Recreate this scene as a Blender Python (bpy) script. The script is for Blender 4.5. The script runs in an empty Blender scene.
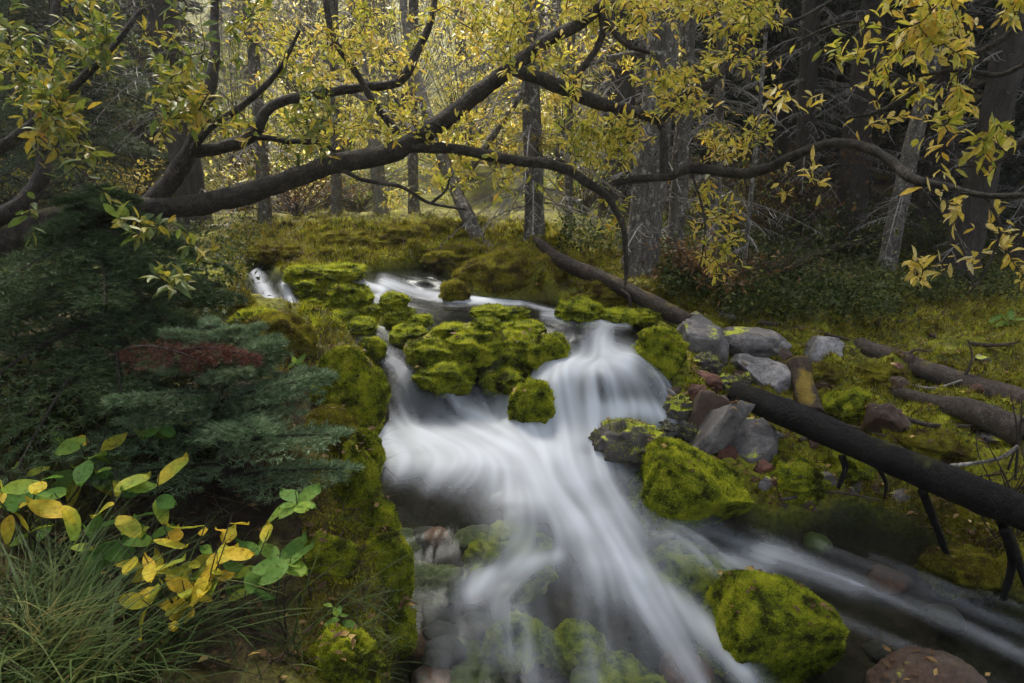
import bpy, bmesh, math, random
import numpy as np
from mathutils import Vector

random.seed(7)
R = np.random.default_rng(11)
C = bpy.context.scene
COL = C.collection
F, PITCH, CAM = 640.0, math.radians(13.0), np.array([0.0, 0.0, 1.6])
FW = np.array([0, math.cos(PITCH), -math.sin(PITCH)])
UP = np.array([0, math.sin(PITCH), math.cos(PITCH)])
RT = np.array([1.0, 0, 0])


def P(px, py, d):
    px, py, d = np.broadcast_arrays(np.asarray(px, float), np.asarray(py, float), np.asarray(d, float))
    dx, dy = (px - 512) / F, (341.5 - py) / F
    return CAM + d[..., None] * (FW + dx[..., None] * RT + dy[..., None] * UP)


def proj(p):
    q = p - CAM
    d = np.maximum(q @ FW, 1e-3)
    return 512 + F * (q @ RT) / d, 341.5 - F * (q @ UP) / d, d


def Pz(px, py, z):                       # the point of a sight line at height z
    r = FW + (px - 512) / F * RT + (341.5 - py) / F * UP
    return CAM + r * ((z - CAM[2]) / r[2])


# ------------------------------------------------------------------ noise
_perm = np.tile(np.random.default_rng(3).permutation(256), 3)
_val = np.random.default_rng(4).random(256)


def vnoise(p):
    p = np.asarray(p, float)
    i = np.floor(p).astype(int)
    f = p - i
    f = f * f * f * (f * (f * 6 - 15) + 10)
    i &= 255
    out = 0
    for dx in (0, 1):
        wx = f[:, 0] if dx else 1 - f[:, 0]
        for dy in (0, 1):
            wy = f[:, 1] if dy else 1 - f[:, 1]
            for dz in (0, 1):
                wz = f[:, 2] if dz else 1 - f[:, 2]
                h = _val[_perm[_perm[_perm[(i[:, 0] + dx) & 255] + ((i[:, 1] + dy) & 255)] + ((i[:, 2] + dz) & 255)]]
                out = out + wx * wy * wz * h
    return out


def fbm(p, o=4, g=.5):
    a, s, t, k = 1.0, 0, 0, 1.0
    for n in range(o):
        s = s + a * vnoise(p * k + 17.3 * n)
        t += a
        a *= g
        k *= 2.03
    return s / t


def billow(p, o=2):
    s, t, a, k = 0, 0, 1., 1.
    for n in range(o):
        s = s + a * (1 - np.abs(2 * vnoise(p * k + 9.1 * n) - 1) * 1.6)
        t += a
        a *= .5
        k *= 2.1
    return s / t


def sstep(a, b, x):
    t = np.clip((x - a) / (b - a), 0, 1)
    return t * t * (3 - 2 * t)


# ------------------------------------------------------------------ mesh helpers
class MB:
    def __init__(self):
        self.v, self.t, self.q, self.n = [], [], [], 0

    def add(self, v, tri=None, quad=None):
        v = np.asarray(v, float).reshape(-1, 3)
        if tri is not None and len(tri):
            self.t.append(np.asarray(tri, int).reshape(-1, 3) + self.n)
        if quad is not None and len(quad):
            self.q.append(np.asarray(quad, int).reshape(-1, 4) + self.n)
        self.v.append(v)
        self.n += len(v)

    def mesh(self, name, mat, smooth=True, attrs=None):
        v = np.concatenate(self.v) if self.v else np.zeros((0, 3))
        t = np.concatenate(self.t) if self.t else np.zeros((0, 3), int)
        q = np.concatenate(self.q) if self.q else np.zeros((0, 4), int)
        me = bpy.data.meshes.new(name)
        me.vertices.add(len(v))
        me.vertices.foreach_set('co', v.astype(np.float32).ravel())
        nl = len(t) * 3 + len(q) * 4
        me.loops.add(nl)
        me.loops.foreach_set('vertex_index', np.concatenate([t.ravel(), q.ravel()]).astype(np.int32))
        me.polygons.add(len(t) + len(q))
        st = np.concatenate([np.arange(len(t)) * 3, len(t) * 3 + np.arange(len(q)) * 4]).astype(np.int32)
        me.polygons.foreach_set('loop_start', st)
        me.update(calc_edges=True)
        me.polygons.foreach_set('use_smooth', np.full(len(t) + len(q), smooth))
        for k, a in (attrs or {}).items():
            at = me.attributes.new(k, 'FLOAT', 'POINT')
            at.data.foreach_set('value', np.asarray(a, np.float32))
        me.materials.append(mat)
        me.update()
        return me

    def build(self, name, mat, parent=None, smooth=True, attrs=None):
        o = bpy.data.objects.new(name, self.mesh(name, mat, smooth, attrs))
        COL.objects.link(o)
        if parent is not None:
            o.parent = parent
            o.matrix_parent_inverse.identity()
            o.location = -np.array(parent.location)
        return o


def tag(o, label=None, cat=None, group=None, kind=None):
    if label: o['label'] = label
    if cat: o['category'] = cat
    if group: o['group'] = group
    if kind: o['kind'] = kind
    return o


def thing(name, label, cat, loc=(0, 0, 0), group=None):
    o = bpy.data.objects.new(name, None)
    COL.objects.link(o)
    o.location = tuple(float(c) for c in loc)
    o.empty_display_size = .1
    return tag(o, label, cat, group)


def unit(a):
    return a / np.maximum(np.linalg.norm(a, axis=-1, keepdims=True), 1e-9)


def smooth_path(pts, rad, n):
    """Catmull-Rom through the points, radius along"""
    pts = np.asarray(pts, float)
    rad = np.asarray(rad, float)
    m = len(pts)
    a = np.concatenate([[2 * pts[0] - pts[1]], pts, [2 * pts[-1] - pts[-2]]])
    out, ro = [], []
    for i in range(m - 1):
        p0, p1, p2, p3 = a[i:i + 4]
        for t in np.linspace(0, 1, n, endpoint=False):
            out.append(.5 * (2 * p1 + (p2 - p0) * t + (2 * p0 - 5 * p1 + 4 * p2 - p3) * t * t + (3 * p1 - p0 - 3 * p2 + p3) * t ** 3))
            ro.append(rad[i] * (1 - t) + rad[i + 1] * t)
    out.append(pts[-1])
    ro.append(rad[-1])
    return np.array(out), np.array(ro)


def tube(mb, pts, rad, seg=8, rough=0.0, freq=14., cap=True):
    pts = np.asarray(pts, float)
    rad = np.asarray(rad, float)
    n = len(pts)
    tn = unit(np.gradient(pts, axis=0))
    u = np.cross(tn[0], [0.31, 0.2, 0.93])
    if np.linalg.norm(u) < 1e-3: u = np.cross(tn[0], [1., 0, 0])
    u = u / np.linalg.norm(u)
    vs = []
    ang = np.arange(seg) * 2 * math.pi / seg
    for i in range(n):
        u = u - tn[i] * (u @ tn[i])
        u /= max(np.linalg.norm(u), 1e-9)
        w = np.cross(tn[i], u)
        vs.append(pts[i] + rad[i] * (np.cos(ang)[:, None] * u + np.sin(ang)[:, None] * w))
    v = np.array(vs)
    if rough:
        c = pts[:, None, :]
        k = 1 + rough * (2 * fbm(v.reshape(-1, 3) * freq, 3) - 1)
        v = c + (v - c) * k.reshape(n, seg, 1)
    i, j = np.meshgrid(np.arange(n - 1), np.arange(seg), indexing='ij')
    j2 = (j + 1) % seg
    q = np.stack([i * seg + j, i * seg + j2, (i + 1) * seg + j2, (i + 1) * seg + j], -1).reshape(-1, 4)
    v = v.reshape(-1, 3)
    tri = []
    if cap:
        v = np.concatenate([v, pts[:1], pts[-1:]])
        a, b = n * seg, n * seg + 1
        tri = [[a, (k + 1) % seg, k] for k in range(seg)] + [[b, (n - 1) * seg + k, (n - 1) * seg + (k + 1) % seg] for k in range(seg)]
    mb.add(v, tri, q)


def blades(mb, pos, dr, length, width, bend=0.0):
    """thin triangular blades (needles, moss, short grass)"""
    n = len(pos)
    side = unit(np.cross(dr, R.normal(size=(n, 3))))
    length = np.broadcast_to(length, (n,))[:, None]
    width = np.broadcast_to(width, (n,))[:, None]
    v = np.stack([pos - side * width / 2, pos + side * width / 2, pos + dr * length], 1)
    mb.add(v.reshape(-1, 3), np.arange(3 * n).reshape(-1, 3))


def long_blades(mb, pos, az, length, width, lean, droop):
    """bent grass blades, five stations"""
    n = len(pos)
    st = np.linspace(0, 1, 6)
    h = np.stack([np.cos(az), np.sin(az), np.zeros(n)], 1)
    s = np.stack([-np.sin(az), np.cos(az), np.zeros(n)], 1)
    vs = []
    for t in st:
        out = lean * t + .55 * droop * t * t
        upz = t * (1 - .55 * droop * t)
        c = pos + length[:, None] * (h * out[:, None] + np.array([0, 0, 1.]) * upz[:, None])
        w = (width * (1 - t) ** .7 + .0004)[:, None]
        vs += [c - s * w / 2, c + s * w / 2]
    v = np.stack(vs, 1)
    k = len(st)
    q = np.array([[2 * i, 2 * i + 1, 2 * i + 3, 2 * i + 2] for i in range(k - 1)])
    mb.add(v.reshape(-1, 3), None, (q[None] + (np.arange(n) * 2 * k)[:, None, None]).reshape(-1, 4))


_LT = np.array([[0, 0, 0], [.22, .30, .05], [.22, 0, 0], [.22, -.30, .05], [.55, .5, .08], [.55, 0, 0.01], [.55, -.5, .08],
                [.82, .28, .03], [.82, 0, -.02], [.82, -.28, .03], [1, 0, -.09]])
_LF = np.array([[0, 2, 1], [0, 3, 2], [1, 2, 5], [1, 5, 4], [2, 3, 6], [2, 6, 5], [4, 5, 8], [4, 8, 7], [5, 6, 9], [5, 9, 8], [7, 8, 10], [8, 9, 10]])
_ST = np.array([0, .1, .25, .42, .6, .76, .9, 1.0])
_SW = np.array([.02, .2, .40, .5, .49, .38, .2, .0])
_LTB = np.concatenate([[[t, w, .10 * w + .02 * math.sin(9 * t)], [t, 0, -.16 * t * t], [t, -w, .10 * w - .02 * math.sin(8 * t + 1)]] for t, w in zip(_ST, _SW)])
_LTB[:, 2] -= np.where(np.abs(_LTB[:, 1]) > 0, .16 * _LTB[:, 0] ** 2, 0)
_LFB = np.array([f for i in range(7) for f in ([3 * i, 3 * i + 1, 3 * i + 4], [3 * i, 3 * i + 4, 3 * i + 3], [3 * i + 1, 3 * i + 2, 3 * i + 5], [3 * i + 1, 3 * i + 5, 3 * i + 4])])
_LT2 = np.array([[0, 0, 0], [.45, .5, .06], [.45, -.5, .06], [1, 0, -.06], [.45, 0, 0]])
_LF2 = np.array([[0, 4, 1], [0, 2, 4], [1, 4, 3], [4, 2, 3]])


def leaves(mb, pos, dr, nrm, length, width, simple=False, curl=0.15):
    n = len(pos)
    T, Fc = (_LT2, _LF2) if simple is True else (_LTB, _LFB) if simple == 'broad' else (_LT, _LF)
    x = unit(dr)
    y = unit(np.cross(nrm, x))
    z = np.cross(x, y)
    L = np.broadcast_to(length, (n,))[:, None, None]
    Wd = np.broadcast_to(width, (n,))[:, None, None]
    cu = (R.normal(size=n) * curl)[:, None, None]
    tx, ty, tz = T[None, :, 0:1], T[None, :, 1:2], T[None, :, 2:3]
    v = pos[:, None] + x[:, None] * tx * L + y[:, None] * ty * Wd + z[:, None] * (tz * L * 1.0 - cu * L * tx * tx)
    mb.add(v.reshape(-1, 3), (Fc[None] + (np.arange(n) * len(T))[:, None, None]).reshape(-1, 3))


# ------------------------------------------------------------------ materials
def M(name):
    m = bpy.data.materials.new(name)
    m.use_nodes = True
    nt = m.node_tree
    for n in list(nt.nodes): nt.nodes.remove(n)
    out = nt.nodes.new('ShaderNodeOutputMaterial')

    def N(t, **kw):
        n = nt.nodes.new('ShaderNode' + t)
        for k, v in kw.items():
            if k in n.inputs.keys() if isinstance(k, str) else False:
                pass
            setattr(n, k, v)
        return n

    def L(a, b): nt.links.new(a, b)
    return m, nt, out, N, L


def ramp(N, stops, interp='LINEAR'):
    r = N('ValToRGB')
    e = r.color_ramp
    e.interpolation = interp
    while len(e.elements) < len(stops): e.elements.new(.5)
    for el, (p, c) in zip(e.elements, stops):
        el.position = p
        el.color = (*c, 1)
    return r


def noise(N, L, scale, detail=4, rough=.55, vec=None, dist=0.0):
    n = N('TexNoise')
    n.inputs['Scale'].default_value = scale
    n.inputs['Detail'].default_value = detail
    n.inputs['Roughness'].default_value = rough
    n.inputs['Distortion'].default_value = dist
    if vec is not None: L(vec, n.inputs['Vector'])
    return n


def wpos(N):
    return N('NewGeometry').outputs['Position']


def mixc(N, L, fac, a, b, mode='MIX'):
    m = N('Mix', data_type='RGBA', blend_type=mode)
    for s, v in ((0, fac), (6, a), (7, b)):
        if isinstance(v, (int, float)): m.inputs[s].default_value = v
        elif isinstance(v, tuple): m.inputs[s].default_value = (*v, 1)
        else: L(v, m.inputs[s])
    return m.outputs[2]


def math_(N, L, op, a, b=None, clamp=False):
    m = N('Math', operation=op)
    m.use_clamp = clamp
    for s, v in ((0, a), (1, b)):
        if v is None: continue
        if isinstance(v, (int, float)): m.inputs[s].default_value = v
        else: L(v, m.inputs[s])
    return m.outputs[0]


def principled(N, L, out, col, rough=.8, bump=None, bstr=.5, bdist=.01, spec=.3):
    b = N('BsdfPrincipled')
    if isinstance(col, tuple): b.inputs['Base Color'].default_value = (*col, 1)
    else: L(col, b.inputs['Base Color'])
    if isinstance(rough, (int, float)): b.inputs['Roughness'].default_value = rough
    else: L(rough, b.inputs['Roughness'])
    b.inputs['Specular IOR Level'].default_value = spec
    if bump is not None:
        bp = N('Bump')
        bp.inputs['Strength'].default_value = bstr
        bp.inputs['Distance'].default_value = bdist
        L(bump, bp.inputs['Height'])
        L(bp.outputs[0], b.inputs['Normal'])
    L(b.outputs[0], out.inputs['Surface'])
    return b


def leaf_mat(name, stops, trans=.45, rough=.45, patch=2.5, spec=.5):
    m, nt, out, N, L = M(name)
    g = N('NewGeometry')
    nz = noise(N, L, patch, 2, .5, g.outputs['Position'])
    f = math_(N, L, 'ADD', math_(N, L, 'MULTIPLY', g.outputs['Random Per Island'], .62), math_(N, L, 'MULTIPLY', math_(N, L, 'SUBTRACT', nz.outputs[0], .3), .95), True)
    r = ramp(N, stops)
    L(f, r.inputs[0])
    n2 = noise(N, L, 90, 3, .6, g.outputs['Position'])
    rr = ramp(N, [(.28, (.3, .2, .12)), (.38, (.75, .7, .6)), (.55, (1, 1, 1)), (.8, (1.12, 1.1, 1.0))])
    L(n2.outputs[0], rr.inputs[0])
    col = mixc(N, L, 1.0, r.outputs[0], rr.outputs[0], 'MULTIPLY')
    b = N('BsdfPrincipled')
    L(col, b.inputs['Base Color'])
    b.inputs['Roughness'].default_value = rough
    b.inputs['Specular IOR Level'].default_value = spec if rough < .5 else .15
    t = N('BsdfTranslucent')
    L(col, t.inputs[0])
    mx = N('MixShader')
    mx.inputs[0].default_value = trans
    L(b.outputs[0], mx.inputs[1])
    L(t.outputs[0], mx.inputs[2])
    L(mx.outputs[0], out.inputs[0])
    return m


def bark_mat(name, dark, light, moss=None, scale=1.0, mossamt=.5, stretch=.3, pale=None, rough=.75):
    m, nt, out, N, L = M(name)
    g = N('NewGeometry')
    mp = N('Mapping')
    mp.inputs['Scale'].default_value = (1, 1, stretch)
    L(g.outputs['Position'], mp.inputs[0])
    n1 = noise(N, L, 12 * scale, 6, .65, mp.outputs[0], .6)
    n2 = noise(N, L, 70 * scale, 6, .72, mp.outputs[0], 1.2)
    vo = N('TexVoronoi', feature='DISTANCE_TO_EDGE')
    vo.inputs['Scale'].default_value = 42 * scale
    L(mixc(N, L, .12, mp.outputs[0], n1.outputs[1]), vo.inputs['Vector'])
    crack = ramp(N, [(.0, (.25, .25, .25)), (.12, (1, 1, 1))])
    L(vo.outputs['Distance'], crack.inputs[0])
    r = ramp(N, [(.36, dark), (.52, tuple((p + q) * .4 for p, q in zip(dark, light))), (.66, light)])
    s = math_(N, L, 'ADD', math_(N, L, 'MULTIPLY', n1.outputs[0], .45), math_(N, L, 'MULTIPLY', n2.outputs[0], .55))
    L(s, r.inputs[0])
    col = mixc(N, L, .75, r.outputs[0], crack.outputs[0], 'MULTIPLY')
    if pale:
        n5 = noise(N, L, 26, 4, .6, g.outputs['Position'])
        rp = ramp(N, [(.56, (0, 0, 0)), (.66, (1, 1, 1))])
        L(n5.outputs[0], rp.inputs[0])
        col = mixc(N, L, rp.outputs[0], col, pale)
    if moss:
        sx = N('SeparateXYZ')
        L(g.outputs['Normal'], sx.inputs[0])
        n3 = noise(N, L, 6, 4, .6, g.outputs['Position'])
        f = math_(N, L, 'ADD', math_(N, L, 'MULTIPLY', sx.outputs[2], .5), math_(N, L, 'MULTIPLY', math_(N, L, 'SUBTRACT', n3.outputs[0], .5), 2.2))
        f = math_(N, L, 'ADD', f, mossamt - .5)
        rf = ramp(N, [(.35, (0, 0, 0)), (.65, (1, 1, 1))])
        L(f, rf.inputs[0])
        col = mixc(N, L, rf.outputs[0], col, moss)
    h = math_(N, L, 'ADD', s, math_(N, L, 'MULTIPLY', crack.outputs[0], .35))
    principled(N, L, out, col, rough, h, 1.0, .02, .3 if rough > .65 else .15)
    return m


def moss_mat(name, stops, patch=5.0, isl=.35, bump=True):
    m, nt, out, N, L = M(name)
    g = N('NewGeometry')
    n1 = noise(N, L, patch * 2.2, 6, .68, g.outputs['Position'])
    n2 = noise(N, L, 110, 4, .7, g.outputs['Position'])
    f = math_(N, L, 'ADD', math_(N, L, 'MULTIPLY', math_(N, L, 'SUBTRACT', n1.outputs[0], .335), 2.7), math_(N, L, 'MULTIPLY', math_(N, L, 'SUBTRACT', n2.outputs[0], .5), .7))
    if isl: f = math_(N, L, 'ADD', f, math_(N, L, 'MULTIPLY', math_(N, L, 'SUBTRACT', g.outputs['Random Per Island'], .5), isl))
    r = ramp(N, stops)
    L(f, r.inputs[0])
    b = principled(N, L, out, r.outputs[0], .85, n2.outputs[0] if bump else None, 1.0, .02, .15)
    if not bump:
        t = N('BsdfTranslucent')
        L(r.outputs[0], t.inputs[0])
        mx = N('MixShader')
        mx.inputs[0].default_value = .4
        L(b.outputs[0], mx.inputs[1])
        L(t.outputs[0], mx.inputs[2])
        L(mx.outputs[0], out.inputs[0])
    return m


MOSS = [(.0, (.05, .035, .008)), (.14, (.05, .065, .007)), (.32, (.17, .21, .012)), (.54, (.36, .40, .018)), (.9, (.58, .57, .04))]
MOSSB = [(.0, (.05, .028, .010)), (.2, (.09, .065, .010)), (.42, (.18, .155, .014)), (.65, (.27, .25, .018)), (1.0, (.38, .33, .03))]
m_moss = moss_mat('moss_green', MOSS, 5, 0.5, False)
m_mossbase = moss_mat('moss_base', [(p, (c[0] * .5, c[1] * .5, c[2] * .5)) for p, c in MOSS], 5, 0)  # moss colour darkened under the blades: crevice shade put into the base
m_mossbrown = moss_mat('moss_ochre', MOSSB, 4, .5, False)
m_mossbrownbase = moss_mat('moss_ochre_base', [(p, (c[0] * .5, c[1] * .5, c[2] * .5)) for p, c in MOSSB], 4, 0)  # same darkened base, crevice shade painted below the ochre blades


def rock_mat(name, dark, light, mossfac=0.0, tint=None):
    m, nt, out, N, L = M(name)
    g = N('NewGeometry')
    n1 = noise(N, L, 7, 6, .65, g.outputs['Position'], .5)
    n2 = noise(N, L, 55, 8, .8, g.outputs['Position'], .3)
    s = math_(N, L, 'ADD', math_(N, L, 'MULTIPLY', n1.outputs[0], .55), math_(N, L, 'MULTIPLY', n2.outputs[0], .45))
    r = ramp(N, [(.34, dark), (.46, tuple((a + b) / 3.2 for a, b in zip(dark, light))), (.54, tuple((a + b) / 1.9 for a, b in zip(dark, light))), (.63, light)])
    L(s, r.inputs[0])
    col = r.outputs[0]
    if tint:
        n4 = noise(N, L, 4, 3, .6, g.outputs['Position'])
        rt = ramp(N, [(.42, (0, 0, 0)), (.6, (1, 1, 1))])
        L(n4.outputs[0], rt.inputs[0])
        col = mixc(N, L, rt.outputs[0], col, tint)
    rough = .6
    if mossfac:
        sx = N('SeparateXYZ')
        L(g.outputs['Normal'], sx.inputs[0])
        n3 = noise(N, L, 9, 5, .65, g.outputs['Position'])
        f = math_(N, L, 'ADD', math_(N, L, 'MULTIPLY', sx.outputs[2], .35), math_(N, L, 'MULTIPLY', n3.outputs[0], 1.6))
        f = math_(N, L, 'ADD', f, mossfac - 1.3)
        rf = ramp(N, [(.42, (0, 0, 0)), (.58, (1, 1, 1))])
        L(f, rf.inputs[0])
        rm = ramp(N, MOSS)
        L(math_(N, L, 'ADD', n2.outputs[0], .05), rm.inputs[0])
        col = mixc(N, L, rf.outputs[0], col, rm.outputs[0])
    principled(N, L, out, col, rough, s, .9, .02, .4)
    return m


m_rock = rock_mat('grey_stone', (.014, .012, .012), (.22, .20, .195), .56)
m_rockpale = rock_mat('pale_stone', (.04, .036, .035), (.38, .36, .355), .34)
m_rockdark = rock_mat('dark_stone', (.012, .010, .009), (.11, .095, .085), .62)
m_rockbrown = rock_mat('brown_stone', (.012, .008, .006), (.13, .085, .055), .42, (.05, .024, .012))
m_bedmoss = rock_mat('drowned_green_stone', (.012, .014, .005), (.11, .13, .03))
m_bedred = rock_mat('drowned_red_stone', (.03, .010, .006), (.16, .06, .03))
m_bedstone = rock_mat('drowned_stone', (.006, .005, .004), (.04, .032, .022))
m_rockred = rock_mat('rust_stone', (.03, .010, .006), (.15, .05, .026), .4)

m_log_black = bark_mat('wet_black_wood', (.002, .002, .002), (.022, .020, .02), (.05, .05, .012), .8, .26, .6, None, .6)
m_log_brown = bark_mat('weathered_brown_wood', (.03, .022, .016), (.15, .115, .09), (.16, .12, .015), 1, .22, .6)
m_log_moss = bark_mat('mossy_rotten_wood', (.02, .012, .008), (.11, .07, .045), (.2, .14, .014), 1, .62, .6)
m_log_rot = bark_mat('dark_rotten_wood', (.008, .005, .004), (.075, .05, .035), (.12, .085, .012), .8, .3, .6)
m_bark_willow = bark_mat('dark_willow_bark', (.006, .005, .004), (.13, .105, .08), (.08, .07, .02), 1.2, .14, 1.0)
m_bark_grey = bark_mat('grey_spruce_bark', (.035, .03, .025), (.27, .24, .20), None, 1.0, .5, .35, (.33, .32, .27))
m_bark_dark = bark_mat('dark_spruce_bark', (.02, .016, .013), (.10, .08, .065), None, 1.3)
m_bark_pale = bark_mat('pale_aspen_bark', (.16, .15, .13), (.42, .40, .36), None, 1.0)
m_dead = bark_mat('dead_grey_twig', (.16, .15, .14), (.4, .37, .34))
m_twig = bark_mat('brown_twig', (.02, .014, .01), (.09, .065, .045))
m_deadtwig = bark_mat('dry_brown_stem', (.05, .03, .02), (.2, .14, .09))
m_stick = bark_mat('bleached_stick', (.25, .22, .19), (.5, .46, .42))

YEL = [(.0, (.13, .17, .025)), (.2, (.32, .35, .04)), (.42, (.54, .49, .06)), (.66, (.68, .55, .10)), (.80, (.64, .40, .05)), (.88, (.75, .68, .33)), (1, (.82, .78, .58))]  # palest stops stand in for lit leaves and glints
m_leaf_y = leaf_mat('yellow_willow_leaf', YEL, .5)
m_leaf_g = leaf_mat('green_gold_willow_leaf', [(.0, (.05, .09, .02)), (.35, (.12, .17, .03)), (.6, (.25, .25, .03)), (.85, (.42, .33, .04)), (1, (.46, .26, .03))], .45)
m_leaf_pale = leaf_mat('pale_yellow_leaf', [(.0, (.30, .28, .07)), (.35, (.5, .40, .07)), (.6, (.62, .45, .06)), (.8, (.62, .54, .25)), (1, (.66, .60, .38))], .5)
m_leaf_far = leaf_mat('far_pale_leaf', [(.0, (.24, .26, .06)), (.4, (.46, .42, .09)), (.8, (.62, .54, .16)), (1, (.7, .64, .32))], .5)  # paler leaf colour puts the misty glow into the far foliage
m_plant = leaf_mat('broad_green_leaf', [(.0, (.03, .10, .02)), (.4, (.09, .19, .03)), (.6, (.2, .28, .03)), (.8, (.48, .38, .03)), (1, (.55, .32, .03))], .45, .6, 9)
m_planty = leaf_mat('broad_yellow_leaf', [(.0, (.14, .22, .03)), (.3, (.32, .33, .03)), (.55, (.52, .40, .03)), (1, (.62, .36, .03))], .45, .6, 9)
m_plantg = leaf_mat('fresh_green_leaf', [(.0, (.07, .16, .03)), (.5, (.14, .26, .05)), (1, (.24, .34, .05))], .45, .6, 9)
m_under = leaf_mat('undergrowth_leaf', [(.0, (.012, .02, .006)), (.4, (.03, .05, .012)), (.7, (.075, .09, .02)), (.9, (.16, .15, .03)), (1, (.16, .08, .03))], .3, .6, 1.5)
m_rust = leaf_mat('rust_shrub_leaf', [(.0, (.05, .03, .015)), (.5, (.11, .06, .025)), (1, (.2, .11, .04))], .3, .6, 2)
m_litter = leaf_mat('fallen_leaf', [(.0, (.03, .015, .008)), (.5, (.09, .05, .022)), (.75, (.2, .12, .05)), (.92, (.42, .3, .08)), (1, (.45, .36, .18))], .15, .6, 5)
m_needle = leaf_mat('spruce_needle', [(.0, (.018, .034, .014)), (.5, (.05, .085, .034)), (1, (.11, .15, .06))], .15, .5, 3)
m_needleb = leaf_mat('blue_spruce_needle', [(.0, (.035, .075, .034)), (.5, (.13, .20, .10)), (1, (.32, .40, .24))], .2, .5, 4)
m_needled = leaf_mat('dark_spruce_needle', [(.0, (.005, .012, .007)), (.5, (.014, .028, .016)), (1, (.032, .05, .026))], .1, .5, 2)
m_needler = leaf_mat('dead_red_needle', [(.0, (.035, .014, .010)), (.5, (.09, .034, .024)), (1, (.16, .06, .04))], .2, .6, 4)
m_grass = leaf_mat('sedge_blade', [(.0, (.012, .026, .006)), (.5, (.032, .058, .011)), (.8, (.065, .085, .018)), (.93, (.13, .11, .03)), (1, (.2, .14, .06))], .2, .6, 3)
m_grassb = leaf_mat('autumn_grass_blade', [(.0, (.07, .075, .012)), (.35, (.17, .17, .02)), (.65, (.28, .24, .03)), (.85, (.28, .18, .07)), (1, (.36, .28, .17))], .3, .6, 2.2)


def ground_mat():
    m, nt, out, N, L = M('forest_floor')
    g = N('NewGeometry')
    a = N('Attribute', attribute_name='moss')
    n1 = noise(N, L, 2.2, 6, .6, g.outputs['Position'])
    n2 = noise(N, L, 40, 5, .7, g.outputs['Position'])
    s = math_(N, L, 'ADD', math_(N, L, 'MULTIPLY', n1.outputs[0], .5), math_(N, L, 'MULTIPLY', n2.outputs[0], .5))
    lit = ramp(N, [(.3, (.006, .004, .003)), (.5, (.024, .016, .010)), (.7, (.075, .05, .03))])
    L(s, lit.inputs[0])
    ms = ramp(N, [(.32, (.018, .016, .005)), (.44, (.06, .065, .008)), (.55, (.17, .175, .013)), (.7, (.3, .28, .02))])
    L(s, ms.inputs[0])
    f = math_(N, L, 'ADD', a.outputs['Fac'], math_(N, L, 'MULTIPLY', math_(N, L, 'SUBTRACT', n1.outputs[0], .5), 1.6), True)
    c = mixc(N, L, f, lit.outputs[0], ms.outputs[0])
    w = N('Attribute', attribute_name='bed')
    bed = ramp(N, [(.3, (.004, .0035, .0025)), (.5, (.016, .013, .007)), (.7, (.05, .03, .016))])
    L(s, bed.inputs[0])
    c = mixc(N, L, w.outputs['Fac'], c, bed.outputs[0])
    principled(N, L, out, c, .9, s, 1., .03, .2)
    return m


m_ground = ground_mat()


def water_mat():
    m, nt, out, N, L = M('rushing_water')
    fo = N('Attribute', attribute_name='foam')
    sk = N('Attribute', attribute_name='streak')
    tr = N('BsdfTransparent')
    tr.inputs[0].default_value = (.78, .84, .78, 1)
    gl = N('BsdfGlossy')
    gl.inputs['Roughness'].default_value = .22
    gl.inputs[0].default_value = (.9, .95, 1, 1)
    bp = N('Bump')
    bp.inputs['Strength'].default_value = .15
    bp.inputs['Distance'].default_value = .03
    L(sk.outputs['Fac'], bp.inputs['Height'])
    L(bp.outputs[0], gl.inputs['Normal'])
    fr = N('Fresnel')
    fr.inputs[0].default_value = 1.33
    mx = N('MixShader')
    L(math_(N, L, 'MULTIPLY', fr.outputs[0], .16), mx.inputs[0])
    L(tr.outputs[0], mx.inputs[1])
    L(gl.outputs[0], mx.inputs[2])
    d = N('BsdfDiffuse')
    d.inputs[0].default_value = (.64, .68, .75, 1)
    t = N('BsdfTranslucent')
    t.inputs[0].default_value = (.64, .68, .75, 1)
    md = N('MixShader')
    md.inputs[0].default_value = .3
    L(d.outputs[0], md.inputs[1])
    L(t.outputs[0], md.inputs[2])
    m2 = N('MixShader')
    L(fo.outputs['Fac'], m2.inputs[0])
    L(mx.outputs[0], m2.inputs[1])
    L(md.outputs[0], m2.inputs[2])
    L(m2.outputs[0], out.inputs[0])
    return m


m_water = water_mat()


# ------------------------------------------------------------------ terrain and water surfaces
def rbf_fit(xy, z, eps, lam=1e-4, tps=False):
    def k(r): return r * r * np.log(r + 1e-6) if tps else -np.sqrt(r * r + eps * eps)
    n = len(xy)
    K = k(np.linalg.norm(xy[:, None] - xy[None], axis=-1)) - lam * np.eye(n) * (1 if not tps else -1)
    A = np.zeros((n + 3, n + 3))
    A[:n, :n] = K
    A[:n, n] = 1
    A[:n, n + 1:] = xy
    A[n, :n] = 1
    A[n + 1:, :n] = xy.T
    s = np.linalg.solve(A, np.concatenate([z, [0, 0, 0]]))

    def f(x, y):
        q = np.stack([np.ravel(x), np.ravel(y)], 1)
        o = np.zeros(len(q))
        for i in range(0, len(q), 40000):
            p = q[i:i + 40000]
            o[i:i + 40000] = k(np.linalg.norm(p[:, None] - xy[None], axis=-1)) @ s[:n] + s[n] + p @ s[n + 1:]
        return o.reshape(np.shape(x))
    return f


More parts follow.
